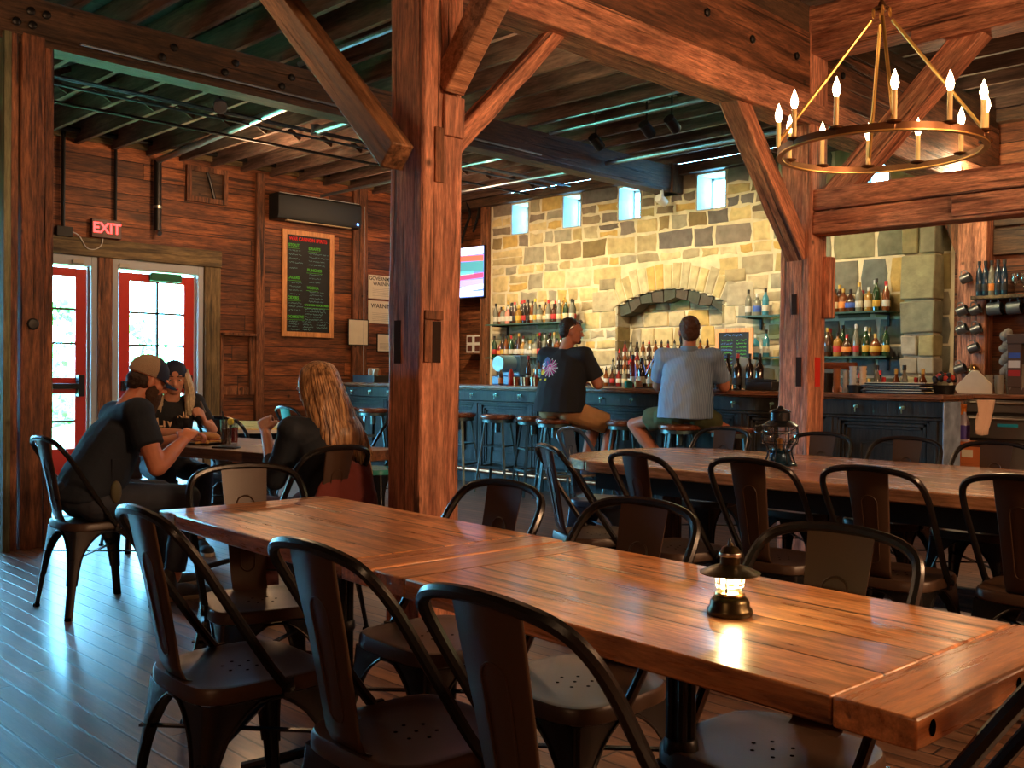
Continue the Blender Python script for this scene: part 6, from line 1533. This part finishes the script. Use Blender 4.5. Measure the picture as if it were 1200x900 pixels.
# --- woman in the backwards cap at the far end of the dark table (faces the viewer)
J_head_M = yawpitch(R(-14), R(16))
J = dict(pelvis=(-.06, 0, .56), neck=(.08, 0, 1.03), head=(.17, 0, 1.15),
         shL=(.08, .165, .975), elL=(.22, .24, .80), wrL=(.40, .13, .86), haL=(.45, .10, .92),
         shR=(.08, -.165, .975), elR=(.26, -.22, .79), wrR=(.42, -.04, .80), haR=(.50, .02, .81),
         hipL=(-.04, .09, .54), hipR=(-.04, -.09, .54), knL=(.40, .12, .52), knR=(.40, -.12, .52), anL=(.36, .12, .12), anR=(.36, -.12, .12))
t, P, Mh = person('woman in backwards navy cap and black lettered T-shirt, sitting behind the bearded man', (3.12, 6.42), R(-100), J, M_tee, M_jeans, M_skin2, sleeve=.75, leg_cover=1.9, bulk=.88, hem=.88, palm={'L': (-.2, -.9, 0), 'R': (0, .3, -1)}, curl=(1.1, .7), head_s=.95)
MB().cap(P(.0835, .02, -.059), P(.0835, -.02, -.059), .006, .006, 8).build('lips', mat('lipstick', (.6, .04, .05), .4), t)
rg = [(.0, .101, .082), (.03, .101, .082), (.062, .088, .072), (.085, .064, .052), (.098, .034, .028), (.102, .005, .004)]
co = cap_crown(P, Mh, rg).build('cap', navy, t)
MB().lathe([(0, 0), (.020, 0), (.022, .002), (0, .003)], 16, c=P(.089, 0, .050), M=Mh @ Matrix.Rotation(PI / 2, 3, 'Y')).build('cap_opening', M_skin2, co)
def locks(parent, roots, mt, n=60, r0=.010, seed=3, name='hair'):
    rnd = random.Random(seed); mb = MB()
    for k in range(n):
        pts = roots(k / n, rnd)
        c_ = catmull(pts, 4); m_ = len(c_)
        mb.tube(c_, [r0 * (1.15 - .25 * abs(i / m_ - .3)) * (1 if i < m_ - 3 else (m_ - i) / 3.5) for i in range(m_)], 6)
    return mb.build(name, mt, parent)
M_blond = mat('pale_blonde_hair', (.62, .52, .34), rough=.4, bump=.5, bscale=120, var=.25, vscale=50)
def rts(f, rnd):
    sg = 1 if rnd.random() < .62 else -1; x = rnd.uniform(-.07, .035); y = sg * rnd.uniform(.070, .105)
    return [P(x * .9, y * .8, .045), P(x, y * 1.05, -.03), P(x + rnd.uniform(-.01, .01), y * 1.22, -.10), P(x + rnd.uniform(0, .03), y * rnd.uniform(1.1, 1.35), -.17), P(x + rnd.uniform(.0, .04), y * rnd.uniform(1.0, 1.3), -rnd.uniform(.22, .27))]
locks(t, rts, M_blond, 150, .011)
Mt = axes((.12, .99, 0), (-.30, 0, .95), (.95, -.10, .30))
for s_, sz, p_ in (('LIV', .085, (.135, -.055, .845)), ('KIE', .060, (.135, .065, .895))): text('lettering', s_, sz, p_, axes((0, 1, 0), (-.25, 0, .97), (.97, 0, .25)), mat('shirt_letters', (.75, .52, .32), .8), t, ext=.018, bold=.001)
MB().tube([(.50, .10, .93), (.47, .08, 1.0)], .006, 6).build('fork', M_steel, t)
for s_, h_ in (('L', (.30, .12, 0)), ('R', (.30, -.12, 0))): shoe(t, h_, 0, M_tee, sole_m())

# --- woman with long hair seen from behind (faces +Y, arm reaching left)
J_head_M = yawpitch(R(14), R(14))
J = dict(pelvis=(-.05, 0, .55), neck=(.05, 0, .985), head=(.095, .0, 1.115),
         shL=(.05, .165, .93), elL=(.14, .20, .70), wrL=(.37, .10, .905), haL=(.43, .07, .965),
         shR=(.05, -.165, .93), elR=(.20, -.26, .76), wrR=(.42, -.14, .79), haR=(.50, -.10, .80),
         hipL=(-.04, .09, .54), hipR=(-.04, -.09, .54), knL=(.38, .13, .53), knR=(.38, -.13, .53), anL=(.30, .13, .12), anR=(.30, -.13, .12))
t, P, Mh = person('woman with very long light-brown hair and dark jacket, seated with her back to the viewer', (2.66, 3.84), R(92), J, mat('dark_jacket', (.012, .018, .028), .75, bump=.3, bscale=30), mat('maroon_trousers', (.07, .018, .018), .8, bump=.2), M_skin2, sleeve=1.45, leg_cover=1.9, bulk=.86, hem=.88, palm={'L': (.1, -.6, -.8), 'R': (0, .3, -1)}, curl=(.9, .6), head_s=.96)
def hairm(name, c1, c2):
    m_ = bpy.data.materials.new(name); m_.use_nodes = True; nt = m_.node_tree; b = nt.nodes['Principled BSDF']
    tc = nt.nodes.new('ShaderNodeTexCoord'); mp = nt.nodes.new('ShaderNodeMapping'); mp.inputs['Scale'].default_value = (70, 70, 5); n = nt.nodes.new('ShaderNodeTexNoise'); n.inputs['Scale'].default_value = 1; n.inputs['Detail'].default_value = 4
    cr = nt.nodes.new('ShaderNodeValToRGB'); cr.color_ramp.elements[0].position = .35; cr.color_ramp.elements[1].position = .65
    cr.color_ramp.elements[0].color = (*c1, 1); cr.color_ramp.elements[1].color = (*c2, 1)
    nt.links.new(tc.outputs['Object'], mp.inputs[0]); nt.links.new(mp.outputs[0], n.inputs['Vector']); nt.links.new(n.outputs['Fac'], cr.inputs[0]); nt.links.new(cr.outputs[0], b.inputs['Base Color'])
    bp = nt.nodes.new('ShaderNodeBump'); bp.inputs['Strength'].default_value = .6; bp.inputs['Distance'].default_value = .01; nt.links.new(n.outputs['Fac'], bp.inputs['Height']); nt.links.new(bp.outputs[0], b.inputs['Normal'])
    b.inputs['Roughness'].default_value = .38
    return m_
M_long = hairm('long_light_brown_hair', (.13, .055, .022), (.72, .40, .18))
hc = MB(); hc.ell(P(-.018, 0, .028), (.108, .088, .102), M=Mh)
for q_ in ((-.07, 0, -.08), (-.075, -.03, -.16), (-.09, -.05, -.24)): hc.ell(P(*q_), (.065, .105, .10), M=Mh)
hair_o = remesh(hc, 'hair', M_long, t, .008, 4)
def rt2(f, rnd):
    a = R(rnd.uniform(62, 298)); cr_, sr_ = math.cos(a), math.sin(a)
    e = rnd.uniform(.80, 1.0); fl = rnd.uniform(.9, 1.3); drift = -.05
    ln = rnd.uniform(.36, .50)
    sx = -.07
    p0 = P(-.015 + .02 * cr_, .02 * sr_, .130)
    p1 = P(-.018 + .085 * cr_ , .070 * sr_, .095)
    p2 = P(-.018 + .114 * cr_ * e, .094 * sr_ * e, .01)
    p3 = P(-.035 + .105 * cr_ * e, .118 * sr_ * e + drift * .2, -.10)
    dn = Vector((0, 0, -1))
    base = P(-.04 + .095 * cr_ * e, .135 * sr_ * e + drift * .6, -.17)
    p5 = base + dn * (ln - .22) * .5 + Vector((-.02, sr_ * .02 * fl - .02, 0)) + Vector((rnd.uniform(-.01, .01), rnd.uniform(-.012, .012), 0))
    p6 = base + dn * (ln - .20) + Vector((-.03, sr_ * .03 * fl - .045, 0)) + Vector((rnd.uniform(-.01, .01), rnd.uniform(-.015, .015), 0))
    return [p0, p1, p2, p3, base, p5, p6]
locks(hair_o, rt2, M_long, 260, .0085, 5, 'locks')
tag(None, None) if 0 else None
MB().tube([(.44, .06, .965), (.46, .05, .88)], .004, 6).build('fork', M_steel, t)
for s_, h_ in (('L', (.24, .13, 0)), ('R', (.24, -.13, 0))): shoe(t, h_, 0, mat('pale_shoe', (.45, .36, .28), .6), sole_m())
# jacket hanging over the chair back
jk = MB()
jk.ell((-.205, -.02, .60), (.03, .20, .20)); jk.ell((-.20, -.15, .58), (.03, .05, .22))
t2 = thing('hanging_jacket', 'maroon jacket hanging over the chair of the long-haired woman', 'jacket', (2.60, 3.88, 0), R(98))
remesh(jk, 'cloth', mat('maroon_jacket', (.13, .022, .016), .85, bump=.3), t2, .009, 3, .015, .06)

# --- man in the black firework shirt on the stool
J_head_M = yawpitch(R(-58), R(6))
J = dict(pelvis=(-.05, 0, .885), neck=(.04, -.02, 1.475), head=(.06, -.07, 1.60),
         shL=(.05, .19, 1.375), elL=(.22, .20, 1.12), wrL=(.40, .02, 1.115), haL=(.48, -.05, 1.12),
         shR=(.03, -.215, 1.375), elR=(.12, -.32, 1.11), wrR=(.33, -.24, 1.125), haR=(.42, -.20, 1.13),
         hipL=(-.02, .10, .86), hipR=(-.04, -.10, .86), knL=(.29, -.22, .74), knR=(.20, -.44, .72), anL=(.22, -.14, .34), anR=(.14, -.36, .33))
t, P, Mh = person('heavy-set man in black firework-print T-shirt and tan shorts on a bar stool', (6.92, 6.21), R(16), J, M_tee, M_tan, M_skin, sleeve=.80, leg_cover=.86, bulk=1.34, palm={'L': (0, 0, -1), 'R': (0, .4, -.9)}, curl=(.7, .9), jaw=1.1, shirt_drop=.03, hem=.96, head_s=1.06)
hc = MB(); hc.ell(P(-.05, 0, .01), (.065, .080, .075), M=Mh); hc.ell(P(-.03, 0, .045), (.094, .082, .086), M=Mh); hc.ell(P(-.06, 0, -.01), (.055, .072, .06), M=Mh); remesh(hc, 'hair', M_hairdk, t, .006, 2, .010, .02)
q = MB(); q.ell(P(.075, 0, -.085), (.022, .026, .022), M=Mh); q.ell(P(.088, 0, -.046), (.008, .026, .006), M=Mh); remesh(q, 'beard', M_beard, t, .005, 1)
sg_ = MB()
for s_ in (-1, 1):
    sg_.ell(P(.075, .036 * s_, .098), (.008, .030, .020), M=Mh @ Matrix.Rotation(-.6, 3, 'Y')); sg_.tube([P(.07, .066 * s_, .098), P(.02, .088 * s_, .062), P(-.03, .086 * s_, .02)], .0035, 6)
sg_.tube([P(.078, -.02, .1), P(.078, .02, .1)], .003, 6).build('sunglasses', mat('shades', (.30, .28, .26), .15, metal=.6), t)
# firework print on the back of the shirt (lies on the cloth)
pr = MB()
def on_back(y, z): return Vector((-.226 - .005 * math.cos(z * 9) + .55 * (y * y) + max(0, z - 1.22) * .36, y, z))
rnd = random.Random(4)
def disc(cy, cz, r_, mi):
    vs = [on_back(cy, cz)]; vs += [on_back(cy + r_ * math.cos(2 * PI * k / 14) * rnd.uniform(.8, 1.1), cz + r_ * math.sin(2 * PI * k / 14) * rnd.uniform(.8, 1.1)) for k in range(14)]
    pr.add(vs, [(0, 1 + k, 1 + (k + 1) % 14) for k in range(14)], mi)
def streak(cy, cz, a, r0, r1, w_, mi):
    d_ = Vector((math.cos(a), math.sin(a))); n__ = Vector((-d_.y, d_.x)) * w_
    pr.add([on_back(cy + d_.x * r0 + n__.x, cz + d_.y * r0 + n__.y), on_back(cy + d_.x * r0 - n__.x, cz + d_.y * r0 - n__.y), on_back(cy + d_.x * r1 - n__.x * 1.6, cz + d_.y * r1 - n__.y * 1.6), on_back(cy + d_.x * r1 + n__.x * 1.6, cz + d_.y * r1 + n__.y * 1.6)], [(0, 1, 2, 3)], mi)
disc(.12, 1.315, .045, 3); disc(.15, 1.275, .03, 0); disc(.175, 1.25, .035, 4); disc(.14, 1.21, .030, 2)
for k in range(26): a = 2 * PI * k / 26; streak(.065, 1.255, a, .012, .075 + .012 * (k % 2), .0028, 0 if k % 2 else 1)
disc(.065, 1.255, .03, 1); disc(.065, 1.255, .012, 0)
streak(.17, 1.145, PI, 0, .09, .006, 2)
pr.v = [tuple(Vector(v) - Vector((.004, 0, 0))) for v in pr.v]
pr_cols = [mat('print_white', (.8, .72, .75), .8), mat('print_magenta', (.7, .08, .35), .8), mat('print_yellow', (.85, .55, .03), .8), mat('print_blue', (.08, .12, .35), .8), mat('print_red', (.45, .04, .03), .8)]
PRINT4 = (pr, pr_cols, t)
for s_, h_, yw in (('L', (.17, -.13, .22), -.5), ('R', (.10, -.36, .21), -.8)): shoe(t, h_, yw, mat('canvas_shoe', (.10, .16, .28), .6), sole_m(), h=.08)

# --- man in the blue shirt on the stool
J_head_M = yawpitch(R(24), R(2))
J = dict(pelvis=(-.05, 0, .885), neck=(.07, -.01, 1.45), head=(.095, .0, 1.57),
         shL=(.07, .215, 1.355), elL=(.17, .28, 1.11), wrL=(.38, .20, 1.115), haL=(.46, .16, 1.12),
         shR=(.07, -.215, 1.355), elR=(.19, -.29, 1.11), wrR=(.40, -.26, 1.115), haR=(.48, -.24, 1.12),
         hipL=(-.02, .11, .865), hipR=(-.02, -.11, .865), knL=(.16, .50, .76), knR=(.24, -.30, .73), anL=(.12, .13, .33), anR=(.17, -.24, .33))
def shirt_stripes():
    m_ = bpy.data.materials.new('blue_pinstripe_cloth'); m_.use_nodes = True; nt = m_.node_tree; b = nt.nodes['Principled BSDF']
    tc = nt.nodes.new('ShaderNodeTexCoord'); wv = nt.nodes.new('ShaderNodeTexWave'); wv.bands_direction = 'Y'; wv.inputs['Scale'].default_value = 30; wv.inputs['Distortion'].default_value = 1.2; wv.inputs['Detail Scale'].default_value = .6
    cr = nt.nodes.new('ShaderNodeValToRGB'); cr.color_ramp.elements[0].color = (.14, .24, .42, 1); cr.color_ramp.elements[1].color = (.36, .48, .64, 1)
    nt.links.new(tc.outputs['Object'], wv.inputs['Vector']); nt.links.new(wv.outputs['Fac'], cr.inputs[0]); nt.links.new(cr.outputs[0], b.inputs['Base Color']); b.inputs['Roughness'].default_value = .8
    return m_
t, P, Mh = person('man in light blue striped shirt and olive shorts on a bar stool, back turned', (7.03, 4.88), R(24), J, shirt_stripes(), M_olive, M_skin, sleeve=.80, leg_cover=.60, bulk=1.30, palm={'L': (0, -.3, -1), 'R': (0, .3, -1)}, curl=(.6, .6), folds=.026, shirt_drop=.04, hem=.95, head_s=1.10)
hc = MB(); hc.ell(P(-.05, 0, .0), (.070, .083, .085), M=Mh); hc.ell(P(-.028, 0, .042), (.104, .090, .098), M=Mh); hc.ell(P(-.058, 0, -.025), (.052, .070, .06), M=Mh); remesh(hc, 'hair', M_hairbr, t, .006, 2, .012, .02)
q = MB(); q.ell(P(.055, 0, -.085), (.045, .052, .035), M=Mh); q.ell(P(.03, .055, -.05), (.03, .015, .04), M=Mh); q.ell(P(.03, -.055, -.05), (.03, .015, .04), M=Mh); remesh(q, 'beard', M_hairdk, t, .006, 2, .008, .02)
MB().lathe([(.070, 0), (.078, .02), (.072, .045), (.066, .04), (.064, 0), (.070, 0)], 20, c=(.055, -.01, 1.40), M=yawpitch(0, .1), cap=False).build('collar', mat('collar_blue', (.22, .33, .50), .8), t)
for s_, h_, yw in (('L', (.07, .13, .22), .3), ('R', (.12, -.24, .22), -.1)): shoe(t, h_, yw, mat('pale_trainer', (.62, .50, .38), .6), sole_m(), h=.08)

# lay the firework print on the real surface of the black shirt
bpy.context.view_layer.update()
pr, cols, tt = PRINT4
sh = [c_ for c_ in tt.children if c_.name.startswith('shirt')][0]
nv = []
for v in pr.v:
    ok, loc, nr, _ = sh.ray_cast(Vector((-1.0, v[1], v[2])), Vector((1, 0, 0)))
    nv.append(tuple(loc + nr * .004) if ok else (-5, v[1], v[2]))
keep = MB(); keep.v = nv
for f_, mi_ in zip(pr.f, pr.mi):
    if all(nv[i][0] > -2 for i in f_): keep.f.append(f_); keep.mi.append(mi_); keep.col.append(None)
keep.build('firework_print', cols, sh, smooth=False)
